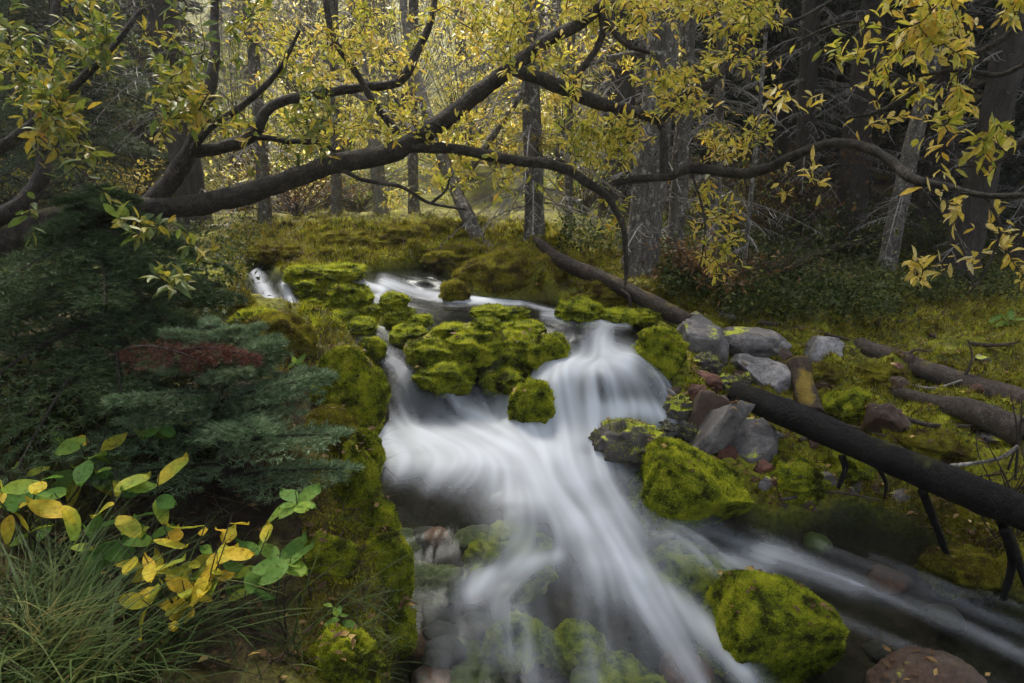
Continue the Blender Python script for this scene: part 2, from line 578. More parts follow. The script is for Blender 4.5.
WCP = [(400, 683, 0), (512, 683, 0), (650, 683, -.02), (760, 683, -.03), (900, 683, -.05), (1024, 640, -.05), (1024, 560, -.04), (900, 560, -.02),
       (850, 520, .02), (760, 530, .05), (430, 600, .06), (520, 600, .09), (600, 600, .08), (680, 600, .03), (420, 540, .13), (510, 520, .2),
       (600, 520, .19), (660, 540, .12), (700, 560, .07), (400, 470, .3), (480, 460, .33), (560, 460, .34), (620, 480, .26), (650, 500, .2),
       (395, 435, .38), (470, 425, .40), (520, 425, .41), (600, 432, .40), (420, 415, .42), (405, 382, .58), (380, 352, .67), (350, 330, .74),
       (440, 387, .57), (415, 345, .69), (460, 405, .46), (555, 425, .41), (580, 428, .41), (620, 414, .45), (660, 410, .46), (680, 400, .48),
       (600, 322, .82), (560, 320, .82), (625, 322, .82), (600, 333, .79), (590, 357, .69), (540, 366, .64), (635, 360, .69), (560, 382, .61), (600, 380, .62),
       (650, 380, .6), (660, 395, .53), (515, 390, .48), (505, 412, .42), (500, 300, .87), (450, 300, .88), (420, 297, .89), (540, 310, .84), (420, 290, .92),
       (390, 283, .97), (360, 283, .99), (430, 277, 1.0), (450, 268, 1.02), (400, 270, 1.03), (290, 308, .87), (260, 307, .88), (255, 270, 1.04),
       (285, 286, .98), (270, 262, 1.07), (320, 306, .87), (340, 314, .83), (470, 330, .8), (500, 350, .72), (480, 385, .56), (430, 330, .79)]
wp = np.array([Pz(*c) for c in WCP])
wp = np.concatenate([wp, [[0, .3, -.12], [1.5, .3, -.15], [3.5, 1, -.15], [3, 2.5, -.08]]])
zwater0 = rbf_fit(wp[:, :2], wp[:, 2], .04, 1e-4)

SUB = [  # rocks the water runs over: px, py, rx, ry, bulge
    (510, 535, 44, 38, .06), (690, 552, 52, 24, .06), (520, 622, 32, 30, .05), (628, 664, 62, 28, .04), (602, 400, 30, 14, .03), (642, 384, 36, 22, .04),
    (480, 398, 22, 24, .02), (572, 342, 26, 14, .03), (465, 640, 44, 30, .03), (575, 620, 34, 34, .03), (430, 560, 34, 30, .02)]


def zwater(x, y):
    z = zwater0(x, y)
    for c in SUBW: z = z + c[3] * np.exp(-(((x - c[0]) ** 2 + (y - c[1]) ** 2) / c[2] ** 2) ** 1.5)
    return z


SUBW = []

BCP = [(0, 683, .62), (150, 683, .5), (300, 683, .42), (345, 640, .34), (365, 570, .36), (330, 500, .48), (200, 600, .5), (100, 560, .58), (0, 560, .68),
       (335, 440, .56), (350, 395, .63), (330, 360, .74), (300, 340, .82), (250, 330, .86), (250, 400, .74), (150, 400, .80), (0, 430, .85), (100, 330, .92),
       (0, 330, 1.0), (200, 300, .98), (235, 280, 1.05), (150, 260, 1.1), (0, 260, 1.15), (50, 232, 1.2), (200, 240, 1.15), (300, 266, 1.08), (330, 250, 1.12),
       (400, 252, 1.15), (400, 228, 1.27), (480, 264, 1.08), (500, 284, .97), (500, 258, 1.14), (550, 272, 1.06), (560, 294, .9), (450, 238, 1.24), (350, 218, 1.36),
       (550, 243, 1.19), (600, 262, 1.09), (620, 250, 1.1), (590, 228, 1.2), (650, 288, .95), (650, 272, 1.0), (700, 290, .85), (720, 320, .75), (690, 350, .62),
       (740, 300, .85), (800, 330, .65), (800, 380, .45), (760, 420, .35), (740, 450, .26), (800, 470, .2), (850, 420, .33), (900, 400, .4), (900, 450, .26),
       (880, 490, .13), (960, 530, .12), (1000, 570, .08), (1024, 450, .33), (1024, 400, .45), (1024, 350, .58), (950, 330, .62), (880, 300, .7), (1000, 300, .72),
       (800, 270, .8), (950, 270, .78), (1024, 260, .85), (770, 250, .9), (870, 245, .9), (700, 252, .95), (980, 242, .95), (330, 285, 1.0), (320, 295, .95)]
bp_ = np.array([Pz(*c) for c in BCP])
bp_ = np.concatenate([bp_, [[-5, 1, .9], [-5, 5, 1.2], [5, 0, .3], [6, 3, .7], [6, 6, .8], [0, -3, 0], [-3, -2, .6], [4, -3, 0.1], [-6, 9, 1.45], [7, 9, 1.0],
                            [0, 10, 1.4], [-3, 9, 1.4], [3, 10, 1.2], [-2.5, 0, .75], [-1.0, .4, .5], [1.5, 0, 0], [0, .2, .1], [3.2, 2, .1]]])
bank0 = rbf_fit(bp_[:, :2], bp_[:, 2], .05, 5e-3)

POLY = [(385, 900), (378, 683), (392, 620), (398, 580), (384, 540), (372, 480), (366, 440), (380, 415), (378, 385), (358, 358), (335, 335), (318, 318),
        (290, 314), (238, 312), (243, 285), (246, 268), (262, 258), (280, 272), (305, 295), (330, 304), (355, 302), (345, 288), (350, 276), (380, 268), (440, 266), (455, 280),
        (480, 295), (560, 298), (605, 306), (645, 316), (660, 330), (662, 360), (690, 395), (690, 425), (700, 455), (740, 490), (770, 512), (850, 497), (925, 525),
        (1000, 580), (1080, 640), (1200, 760), (1000, 900)]


def poly_world():
    out = []
    ds = np.linspace(.9, 9, 2500)
    for px, py in POLY:
        q = P(px, py, ds)
        below = q[:, 2] <= zwater0(q[:, 0], q[:, 1])
        i = int(np.argmax(below)) if below.any() else len(ds) - 1
        out.append(q[i, :2])
    return np.array(out)


PW = poly_world()


def sdist(x, y):                              # positive inside the stream
    q = np.stack([np.ravel(x), np.ravel(y)], 1)
    best = np.full(len(q), 1e9)
    ins = np.zeros(len(q), bool)
    n = len(PW)
    for i in range(n):
        a, b = PW[i], PW[(i + 1) % n]
        e = b - a
        t = np.clip(((q - a) @ e) / max(e @ e, 1e-9), 0, 1)
        best = np.minimum(best, np.linalg.norm(q - a - t[:, None] * e, axis=1))
        c = ((a[1] > q[:, 1]) != (b[1] > q[:, 1])) & (q[:, 0] < (b[0] - a[0]) * (q[:, 1] - a[1]) / ((b[1] - a[1]) + 1e-12) + a[0])
        ins ^= c
    return np.where(ins, best, -best).reshape(np.shape(x))


def nonuni(lo, a, b, hi, fine, coarse_n, pw=2.2):
    mid = np.arange(a, b, fine)
    l = a - (np.linspace(1, 0, coarse_n, endpoint=False) ** pw) * (a - lo)
    h = b + (np.linspace(0, 1, coarse_n) ** pw) * (hi - b)
    return np.concatenate([l, mid, h])


GX = nonuni(-46, -3.6, 4.2, 46, .022, 60)
GY = nonuni(-25, .6, 7.6, 54, .022, 80)
XX, YY = np.meshgrid(GX, GY, indexing='ij')


def bank(x, y):
    near = bank0(np.clip(x, -7, 8), np.clip(y, -4, 11))
    r = np.sqrt((x * .8) ** 2 + np.maximum(y, 0) ** 2)
    far = 1.25 - .02 * np.clip(x, -15, 15) + .36 * np.maximum(r - 11, 0) + 1.2 * (fbm(np.stack([x.ravel() * .12, y.ravel() * .12, 0 * x.ravel()], 1), 3).reshape(x.shape) - .5) * sstep(10, 20, r)
    return near + (far - near) * sstep(7.5, 11.5, r)


ZB = bank(XX, YY)
SD = sdist(XX, YY)
ZW0 = zwater0(np.clip(XX, -4, 6), np.clip(YY, 0, 8))
p3 = np.stack([XX.ravel(), YY.ravel(), ZB.ravel() * 0], 1)
near = sstep(14, 6, np.hypot(XX, YY))
hum = (billow(p3 * 3.1, 2).reshape(XX.shape) - .5) * .07 + (billow(p3 * 9 + 3, 2).reshape(XX.shape) - .5) * .028 + (fbm(p3 * 30, 2).reshape(XX.shape) - .5) * .016
hum = hum * (1 + 1.1 * sstep(1.2, 1.8, XX) * sstep(6.5, 5, YY) + .9 * sstep(4.6, 5.2, YY) * sstep(1.5, .5, XX))
hum = hum * near + (1 - near) * (fbm(p3 * .9, 3).reshape(XX.shape) - .5) * .5
ins = sstep(-.05, .09, SD)
bankz = ZB + hum
lift = sstep(-.35, -.02, SD) * (1 - sstep(0, .02, SD))
bankz = np.where(lift > 0, np.maximum(bankz, ZW0 + .035 + hum * .5), bankz)
bedz = ZW0 - .075 - .10 * sstep(0, .3, SD) + (fbm(p3 * 5, 3).reshape(XX.shape) - .5) * .16
ZT = bankz * (1 - ins) + bedz * ins
ISL = [(492, 338, .38, .15, .03), (440, 345, .18, .12, .02), (338, 294, .17, .16, .04), (385, 314, .16, .12, .03), (700, 400, .16, .2, .05)]
ISLM = np.zeros(XX.shape)
_ds = np.linspace(.9, 9, 2500)
for (px_, py_, ax_, ay_, h_) in ISL:
    q_ = P(px_, py_, _ds)
    q_ = q_[int(np.argmax(q_[:, 2] <= zwater0(q_[:, 0], q_[:, 1])))]
    g_ = 1 - ((XX - q_[0]) / ax_) ** 2 - ((YY - q_[1]) / ay_) ** 2
    zi = ZW0 + (h_ + .03) * np.clip(g_, -1, 1) + hum * 1.2
    up_ = (g_ > -.2) & (zi > ZT)
    ISLM = np.where(up_, np.maximum(ISLM, sstep(-.1, .2, g_)), ISLM)
    ZT = np.where(up_, zi, ZT)
ins = ins * (1 - ISLM)
MOSSA = np.clip(1.05 - np.hypot(XX - .3, YY - 3.5) / 9 + .25 * sstep(-.9, 0, SD), 0.05, 1)
MOSSA = np.maximum(MOSSA, .55 * sstep(9, 12, YY) * sstep(2.5, 0, XX))  # far slope's colour lightened to stand in for the hazy glow
MOSSA = MOSSA * (1 - .9 * sstep(-.25, -.75, XX) * sstep(4.5, 3.0, YY))        # leaf mould under the trees on the left bank


def gridz(Z, x, y):
    i = np.clip(np.searchsorted(GX, x) - 1, 0, len(GX) - 2)
    j = np.clip(np.searchsorted(GY, y) - 1, 0, len(GY) - 2)
    tx = np.clip((x - GX[i]) / (GX[i + 1] - GX[i]), 0, 1)
    ty = np.clip((y - GY[j]) / (GY[j + 1] - GY[j]), 0, 1)
    return (Z[i, j] * (1 - tx) + Z[i + 1, j] * tx) * (1 - ty) + (Z[i, j + 1] * (1 - tx) + Z[i + 1, j + 1] * tx) * ty


ZSOLID = np.maximum(ZT, np.where(SD > -.05, ZW0, -9))


def cast(px, py, Z=None, dmax=26., steps=500):
    """first ground (or water) point along each sight line; returns points and depths"""
    Z = ZSOLID if Z is None else Z
    px = np.atleast_1d(np.asarray(px, float))
    py = np.atleast_1d(np.asarray(py, float))
    ds = .8 * (dmax / .8) ** np.linspace(0, 1, steps)
    D = np.full(len(px), dmax)
    for k in range(0, len(px), 4000):
        a, b = px[k:k + 4000], py[k:k + 4000]
        dd = np.full(len(a), dmax)
        done = np.zeros(len(a), bool)
        for d in ds:
            idx = np.where(~done)[0]
            if not len(idx): break
            q = P(a[idx], b[idx], d)
            hit = q[:, 2] <= gridz(Z, q[:, 0], q[:, 1])
            dd[idx[hit]] = d
            done[idx[hit]] = True
        D[k:k + 4000] = dd
    return P(px, py, D), D


def gz(x, y):
    return gridz(ZT, np.asarray(x, float), np.asarray(y, float))


def grid_faces(nx, ny, mask=None):
    i, j = np.meshgrid(np.arange(nx - 1), np.arange(ny - 1), indexing='ij')
    q = np.stack([i * ny + j, (i + 1) * ny + j, (i + 1) * ny + j + 1, i * ny + j + 1], -1).reshape(-1, 4)
    if mask is not None:
        q = q[mask.ravel()[q].any(1)]
    return q


mb = MB()
mb.add(np.stack([XX, YY, ZT], -1).reshape(-1, 3), None, grid_faces(*XX.shape))
ground = mb.build('ground', m_ground, attrs={'moss': MOSSA.ravel(), 'bed': ins.ravel()})
tag(ground, kind='structure')

# --- water
for (px, py, rx, ry, h) in SUB:
    q, d = cast(px, py)
    SUBW.append((q[0, 0], q[0, 1], .55 * (rx + ry) / 2 * d[0] / F * 1.6, h))
wx = np.arange(-1.95, 3.6, .009)
wy = np.arange(.5, 6.0, .009)
WX, WY = np.meshgrid(wx, wy, indexing='ij')
WSD = sdist(WX, WY)
WZ = zwater(WX, WY)
ARROWS = [(450, 300, 520, 304), (540, 312, 590, 321), (610, 322, 600, 350), (598, 355, 570, 375), (610, 360, 650, 378), (560, 384, 566, 424), (610, 385, 616, 412),
          (540, 372, 512, 398), (650, 382, 668, 410), (345, 325, 380, 350), (390, 355, 410, 380), (410, 386, 425, 418), (440, 386, 468, 420), (430, 425, 470, 440),
          (480, 430, 530, 460), (572, 435, 578, 475), (640, 425, 620, 445), (540, 470, 600, 540), (590, 480, 640, 570), (480, 470, 430, 520), (430, 480, 410, 520),
          (540, 555, 490, 590), (520, 500, 520, 560), (600, 560, 610, 680), (640, 570, 690, 660), (700, 540, 760, 560), (740, 540, 820, 565), (760, 560, 850, 590),
          (700, 600, 745, 680), (850, 560, 950, 600), (950, 600, 1020, 640), (430, 560, 440, 640), (450, 600, 470, 680), (540, 600, 560, 680), (800, 600, 900, 680),
          (385, 280, 425, 294), (255, 270, 275, 302), (283, 286, 297, 306), (310, 306, 345, 320), (650, 480, 690, 520)]
aa, _ = cast([a[0] for a in ARROWS], [a[1] for a in ARROWS])
ab, _ = cast([a[2] for a in ARROWS], [a[3] for a in ARROWS])
adir = unit((ab - aa)[:, :2])
amid = ((aa + ab) / 2)[:, :2]
vx, vy, ws = np.zeros(WX.shape), np.zeros(WX.shape), np.zeros(WX.shape)
for m_, d_ in zip(amid, adir):
    w = 1 / ((WX - m_[0]) ** 2 + (WY - m_[1]) ** 2 + .004) ** 1.6
    vx += w * d_[0]
    vy += w * d_[1]
nn = np.sqrt(vx * vx + vy * vy) + 1e-9
vx, vy = vx / nn, vy / nn


def bil(A, fx, fy):
    fx = np.clip(fx, 0, A.shape[0] - 1.001)
    fy = np.clip(fy, 0, A.shape[1] - 1.001)
    i, j = fx.astype(int), fy.astype(int)
    a, b = fx - i, fy - j
    return (A[i, j] * (1 - a) + A[i + 1, j] * a) * (1 - b) + (A[i, j + 1] * (1 - a) + A[i + 1, j + 1] * a) * b


def lic(src, n, step=1.0):
    I, J = np.meshgrid(np.arange(WX.shape[0], dtype=float), np.arange(WX.shape[1], dtype=float), indexing='ij')
    acc, wsum = src.copy(), 1.0
    for sg in (1, -1):
        fx, fy = I.copy(), J.copy()
        for k in range(n):
            u, v = bil(vx, fx, fy), bil(vy, fx, fy)
            fx = fx + sg * step * u
            fy = fy + sg * step * v
            w = .5 + .5 * math.cos(math.pi * k / n)
            acc += w * bil(src, fx, fy)
            wsum += w
    acc /= wsum
    return (acc - acc.mean()) / (acc.std() + 1e-9)


pp = np.stack([WX.ravel(), WY.ravel(), 0 * WX.ravel()], 1)
n1 = vnoise(pp * 46).reshape(WX.shape)
n2 = vnoise(pp * 15 + 5).reshape(WX.shape)
S1 = lic(n1, 42)
S2 = lic(n2, 40, 1.3)
MIST0 = lic(fbm(pp * 9 + 11, 3).reshape(WX.shape), 12) * .6
gxz, gyz = np.gradient(WZ, .009)
SLP = sstep(.35, 1.1, np.hypot(gxz, gyz))
STR = np.clip(.5 + (.05 + .09 * SLP) * S1 + .03 * S2 + .05 * MIST0, 0, 1)
upx, upy, upd = proj(np.stack([WX, WY, WZ], -1).reshape(-1, 3))
upx, upy = upx.reshape(WX.shape), upy.reshape(WX.shape)
FOAM = [([(555, 470), (615, 560), (665, 640)], 46, 36, .22), ([(420, 455), (480, 475), (520, 500)], 26, 30, .25), ([(395, 446), (480, 450), (580, 450)], 20, 32, .6), ([(690, 535), (770, 560)], 24, 30, .14), ([(520, 590), (560, 690)], 34, 34, .12), ([(515, 500), (520, 545)], 16, 22, .25),
          # white water: course, half width at the ends, amount
    ([(385, 440), (470, 446), (560, 440)], 15, 22, .95), ([(470, 430), (520, 435), (600, 428)], 12, 12, .9), ([(560, 384), (568, 430)], 21, 24, .95), ([(600, 333), (600, 358)], 11, 14, .7),
    ([(515, 374), (575, 366), (625, 360)], 8, 12, .9), ([(600, 412), (640, 410), (668, 416)], 8, 9, .95), ([(580, 372), (530, 378), (506, 408)], 6, 7, .85),
    ([(615, 370), (655, 385), (668, 405)], 16, 18, .42), ([(600, 385), (606, 415)], 20, 20, .45), ([(405, 384), (418, 420)], 12, 18, .5), ([(425, 384), (436, 420)], 8, 12, .4),
    ([(455, 388), (476, 424)], 8, 13, .75), ([(348, 322), (375, 345), (402, 366), (450, 388)], 6, 9, .45), ([(505, 405), (500, 440)], 14, 18, .8),
    ([(550, 448), (590, 500), (625, 560), (655, 610), (705, 690)], 32, 9, .7), ([(590, 440), (610, 500), (620, 540)], 20, 24, .3), ([(520, 462), (550, 485), (595, 525)], 20, 20, .5),
    ([(470, 455), (430, 468), (395, 468)], 20, 12, .5), ([(556, 556), (520, 564), (490, 576), (472, 592)], 6, 8, .55), ([(485, 580), (465, 605), (458, 640)], 12, 20, .2), ([(520, 565), (505, 600), (500, 650)], 14, 18, .2), ([(480, 580), (495, 610)], 16, 12, .3), ([(500, 530), (530, 560)], 16, 16, .22), ([(680, 545), (720, 560)], 16, 12, .3), ([(610, 650), (660, 680)], 20, 16, .2), ([(515, 610), (530, 640)], 14, 14, .22), ([(575, 530), (590, 600), (600, 683)], 22, 14, .3),
    ([(620, 560), (680, 606), (745, 670)], 12, 10, .45), ([(668, 590), (720, 640), (760, 690)], 6, 14, .4), ([(705, 525), (770, 552), (850, 585)], 8, 12, .22),
    ([(735, 560), (760, 563)], 10, 14, .5), ([(800, 565), (900, 600), (1000, 640)], 26, 20, .08), ([(760, 545), (850, 578), (1000, 645), (1100, 690)], 4, 9, .24), ([(790, 595), (890, 640), (1000, 690)], 5, 8, .22), ([(820, 545), (930, 592), (1024, 628), (1100, 660)], 4, 8, .2), ([(870, 555), (960, 590), (1024, 605)], 3, 6, .16), ([(660, 510), (700, 530)], 14, 14, .2),
    ([(384, 282), (420, 292), (452, 299), (490, 301), (520, 303)], 6, 2.5, .85), ([(525, 303), (560, 314)], 2, 3, .5), ([(352, 281), (382, 291), (378, 300)], 3.5, 4, .95), ([(253, 268), (264, 288), (274, 308)], 4, 6.5, .85),
    ([(284, 284), (295, 308)], 3, 5, .85), ([(246, 304), (310, 307)], 3, 2, .5), ([(545, 314), (590, 320), (625, 322)], 4, 5, .55), ([(560, 340), (545, 360)], 12, 10, .3),
    ([(440, 610), (450, 683)], 20, 20, .12), ([(520, 650), (545, 690)], 12, 12, .3)]
keep = 1.0
for pts, w0, w1, amt in FOAM:
    pts = np.array(pts, float)
    best = np.full(WX.shape, 1e9)
    ln = np.concatenate([[0], np.cumsum(np.linalg.norm(np.diff(pts, axis=0), axis=1))])
    for i in range(len(pts) - 1):
        a, e = pts[i], pts[i + 1] - pts[i]
        t = np.clip(((upx - a[0]) * e[0] + (upy - a[1]) * e[1]) / (e @ e), 0, 1)
        hw = w0 + (w1 - w0) * (ln[i] + t * (ln[i + 1] - ln[i])) / ln[-1]
        best = np.minimum(best, np.hypot(upx - a[0] - t * e[0], upy - a[1] - t * e[1]) / hw)
    keep = keep * (1 - amt * np.exp(-(best / 1.2) ** 2 * .9))
MIST = fbm(pp * 6 + 2, 3).reshape(WX.shape) - .5
B = np.clip((1 - keep) ** 1.4 * (1 + .6 * MIST), 0, 1)
FO = np.clip(B * 1.05 + (STR - .5) * 1.15 * (B * (1.05 - B) * 2.6 + .05) - .03, 0, .95) * (.70 + .30 * sstep(.36, .62, STR))
for _ in range(3):
    FO[1:-1, 1:-1] = (FO[1:-1, 1:-1] * 2 + FO[:-2, 1:-1] + FO[2:, 1:-1] + FO[1:-1, :-2] + FO[1:-1, 2:]) / 6
WZ2 = WZ + (STR - .5) * .008 + (FO - .3) * .012
mask = WSD > -.16
mb = MB()
mb.add(np.stack([WX, WY, WZ2], -1).reshape(-1, 3), None, grid_faces(WX.shape[0], WX.shape[1], mask))
water = mb.build('water', m_water, attrs={'foam': FO.ravel(), 'streak': STR.ravel()})
tag(water, kind='structure')

# ------------------------------------------------------------------ rocks
_ico = {}


def ico(n):
    if n not in _ico:
        b = bmesh.new()
        bmesh.ops.create_icosphere(b, subdivisions=n, radius=1)
        b.verts.ensure_lookup_table()
        _ico[n] = (np.array([v.co[:] for v in b.verts]), np.array([[v.index for v in f.verts] for f in b.faces]))
        b.free()
    return _ico[n]


def moss_on(v, f, n, name, mat, parent, L, minz=-.15, patch=0.0, up=.5):
    tri = v[f]
    nrm = np.cross(tri[:, 1] - tri[:, 0], tri[:, 2] - tri[:, 0])
    ar = np.linalg.norm(nrm, axis=1)
    nu = nrm / ar[:, None]
    c = tri.mean(1)
    w = ar * (nu[:, 2] > minz) * (np.einsum('ij,ij->i', nu, CAM - c) > -.25 * np.linalg.norm(CAM - c, axis=1))
    if patch: w = w * (fbm(c * 9, 3) + .25 * nu[:, 2] > patch)
    if w.sum() <= 0: return
    k = R.choice(len(f), n, p=w / w.sum())
    r1, r2 = np.sqrt(R.random(n)), R.random(n)
    pos = tri[k, 0] * (1 - r1)[:, None] + tri[k, 1] * (r1 * (1 - r2))[:, None] + tri[k, 2] * (r1 * r2)[:, None]
    dr = unit(nu[k] + R.normal(size=(n, 3)) * .55 + np.array([0, 0, up]))
    m = MB()
    blades(m, pos - dr * L * .2, dr, L * (.5 + R.random(n)), L * .22)
    m.build(name, mat, parent, smooth=False)


ROCKTOPS = []
KIND = {'moss': (m_mossbase, m_moss), 'ochre': (m_mossbrownbase, m_mossbrown), 'grey': (m_rock, None), 'pale': (m_rockpale, None), 'dark': (m_rockdark, m_moss), 'brown': (m_rockbrown, None), 'red': (m_rockred, None)}


def rock(name, label, cx, cy, rx, ry, kind='moss', seed=1, dd=0.0, dr=.8, tilt=0.0, yaw=0.0, cuts=0, sub=None, lump=1.0, group=None, cat='rock', sink=.35, d=None, cube=1.0):
    rng = np.random.default_rng(seed * 101 + 7)
    if d is None:
        _, db = cast(cx, cy + ry * .75)
        d = db[0] + .35 * rx * db[0] / F + dd
    ax, az = rx * d / F, ry * d / F
    ay = ax * dr
    u, f = ico(6 if rx * ry > 1400 else 5)
    q = np.sign(u) * np.abs(u) ** cube
    q = q * (1 + 0 * u)
    for _ in range(cuts):
        nrm = unit(rng.normal(size=3) * np.array([1, 1, .9]))
        h = rng.uniform(.5, .82)
        q = q - np.maximum(q @ nrm - h, 0)[:, None] * nrm
    s = seed * 3.7
    if kind in ('moss', 'ochre', 'dark'):
        k = 1 + lump * (.5 * (fbm(u * 1.4 + s, 2) - .5) + .26 * (billow(u * np.array([2.0, 2.0, 2.8]) + s, 1) - .5) + .11 * (billow(u * 5 + s, 1) - .5) + .07 * (billow(u * 11 + s, 2) - .5)) + .05 * (fbm(u * 22 + s, 2) - .5)
    else:
        k = 1 + .4 * (fbm(u * 1.2 + s, 2) - .5) + .2 * (fbm(q * 4 + s, 4) - .5) + .06 * (fbm(q * 22 + s, 3) - .5)
    q = q * k[:, None]
    q = q / np.array([np.abs(q[:, 0]).max(), np.abs(q[:, 1]).max(), np.abs(q[:, 2]).max()])
    q = q * np.array([ax, ay, az * (1 + sink)])
    ct, st_ = math.cos(tilt), math.sin(tilt)
    q = np.stack([q[:, 0] * ct + q[:, 2] * st_, q[:, 1], -q[:, 0] * st_ + q[:, 2] * ct], 1)
    c = P(cx, cy + ry * sink, d)
    v = q
    up_ = np.where(v[:, 2] > .55 * v[:, 2].max())[0]
    if len(up_) and rx * ry > 250:
        ROCKTOPS.append(v[rng.choice(up_, min(len(up_), int(3 + rx * ry * .010)))] + c)
    if kind not in ('moss', 'ochre'):
        v = v * (1 + .05 * (fbm(v * 9 / max(ax, .02) * .35 + s, 3) - .5))[:, None]
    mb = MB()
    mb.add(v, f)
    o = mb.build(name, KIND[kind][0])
    o.location = c
    tag(o, label, cat, group)
    if KIND[kind][1] is not None:
        n = int(min(34000, rx * ry * (8.5 if kind != 'dark' else 3)))
        m = MB()
        L = 2.7 * d / F
        moss_on(v + c, f, n, 'moss', KIND[kind][1], o, L, -.2 if kind != 'dark' else .35, 0 if kind != 'dark' else .55)
    return o


MB_ = 'mossy_boulder'
# stream boulders, named by what lies beside them
rock(MB_, 'bright yellow-green mossy boulder with a flat sloping face right of the white rapid', 690, 482, 58, 36, 'moss', 3, tilt=.32, cuts=5, dr=.8, lump=.3, cube=.62)
rock(MB_, 'rounded shaggy green moss boulder standing in dark water at the bottom edge', 764, 618, 76, 46, 'moss', 5, tilt=.2, dr=.75, lump=.3, cuts=2, cube=.85)
rock(MB_, 'low dark boulder with a green moss cap where the main fall lands', 628, 440, 43, 24, 'dark', 8, lump=.7)
rock(MB_, 'two-humped moss boulder right of the upper lip of the main fall', 658, 349, 31, 24, 'moss', 12)
rock(MB_, 'moss boulder split by a thin trickle left of the main fall', 534, 402, 27, 26, 'moss', 14, lump=.6)
for i, (a, b, c, d_, lb) in enumerate([
    (548, 342, 19, 22, 'dark-topped mossy rock ending the mossy island beside the upper lip'),
    (515, 343, 33, 24, 'broad moss hummock in the middle of the mossy island'),
    (474, 338, 27, 19, 'moss hummock with a bare grey scar on the mossy island'),
    (432, 346, 24, 15, 'round moss cushion at the upstream corner of the mossy island'),
    (446, 368, 30, 17, 'moss cushion hanging over the left chute from the mossy island'),
    (505, 374, 24, 15, 'small mossy rock at the foot of the mossy island above the pool'),
    (410, 331, 19, 12, 'small moss knob beside the riffle above the left chute'),
    (455, 353, 20, 12, 'low moss cushion in the hollow of the mossy island'),
    (395, 297, 14, 9, 'small domed moss rock in front of the middle upper fall'),
    (397, 311, 17, 10, 'plump bright moss cushion below the small domed moss rock'),
    (362, 322, 19, 11, 'moss cushion left of the plump bright cushion at the riffle'),
    (343, 313, 15, 9, 'flat moss tussock at the edge of the left upper pool'),
    (348, 291, 23, 16, 'dark-sided mossy boulder between the two upper falls'),
    (313, 283, 19, 11, 'mossy rock just right of the left upper fall'),
    (303, 270, 17, 10, 'yellow-green moss lump above the left upper fall'),
    (322, 298, 20, 9, 'low mossy stone at the water edge below the left upper fall'),
    (450, 327, 17, 8, 'low moss stone on the upstream side of the mossy island'),
    (522, 325, 21, 9, 'moss stone at the water edge upstream of the broad hummock'),
    (486, 322, 14, 8, 'tiny moss dome poking from the upper pool behind the island'),
    (420, 318, 12, 7, 'tiny moss dome between the plump cushion and the island'),
    (372, 308, 14, 8, 'wet moss stone at the foot of the middle upper fall'),
    (580, 306, 24, 15, 'moss-covered block under the fallen rotten trunk'),
    (618, 313, 20, 9, 'low moss tussock at the foot of the rotten trunk'),
    (645, 312, 16, 9, 'small moss knob between the rotten trunk and the two-humped boulder'),
    (490, 309, 19, 8, 'flat mossy stone splitting the upper stream'),
    (515, 311, 14, 7, 'brown mossy stone beside the flat stone in the upper stream'),
    (340, 268, 24, 9, 'pale yellow moss mound on the far bank between the upper falls')]):
    rock(MB_, lb, a, b + d_ * .22, c * 1.16, d_ * .80, 'moss', 20 + i, lump=.85, dr=1.0, cube=.9)
rock(MB_, 'ochre mossy overhanging lump beside the dark hollow of the far bank', 455, 291, 17, 13, 'ochre', 51)
rock(MB_, 'big ochre moss mound overhanging the upper stream', 515, 270, 62, 20, 'ochre', 52, dr=.6, lump=.5)
rock(MB_, 'brown-topped moss mound wedged below the rotten trunk', 608, 292, 28, 16, 'ochre', 53)
for i, (a, b, c, d_, lb) in enumerate([(402, 238, 40, 13, 'grassy hummock in the middle of the far bank'), (345, 240, 34, 12, 'ochre hummock behind the left upper fall'),
    (455, 256, 36, 14, 'olive hummock beside the leaning willow trunk'), (275, 252, 30, 9, 'low brown hummock under the willow limb'), (565, 262, 24, 12, 'mossy hummock behind the rotten trunk'),
    (660, 292, 22, 11, 'reddish mossy hummock at the foot of the stout spruce'), (440, 228, 34, 9, 'far grassy hummock beyond the leaning willow')]):
    rock('moss_mound', lb, a, b, c, d_, 'ochre', 140 + i, dr=.8, cat='mound')
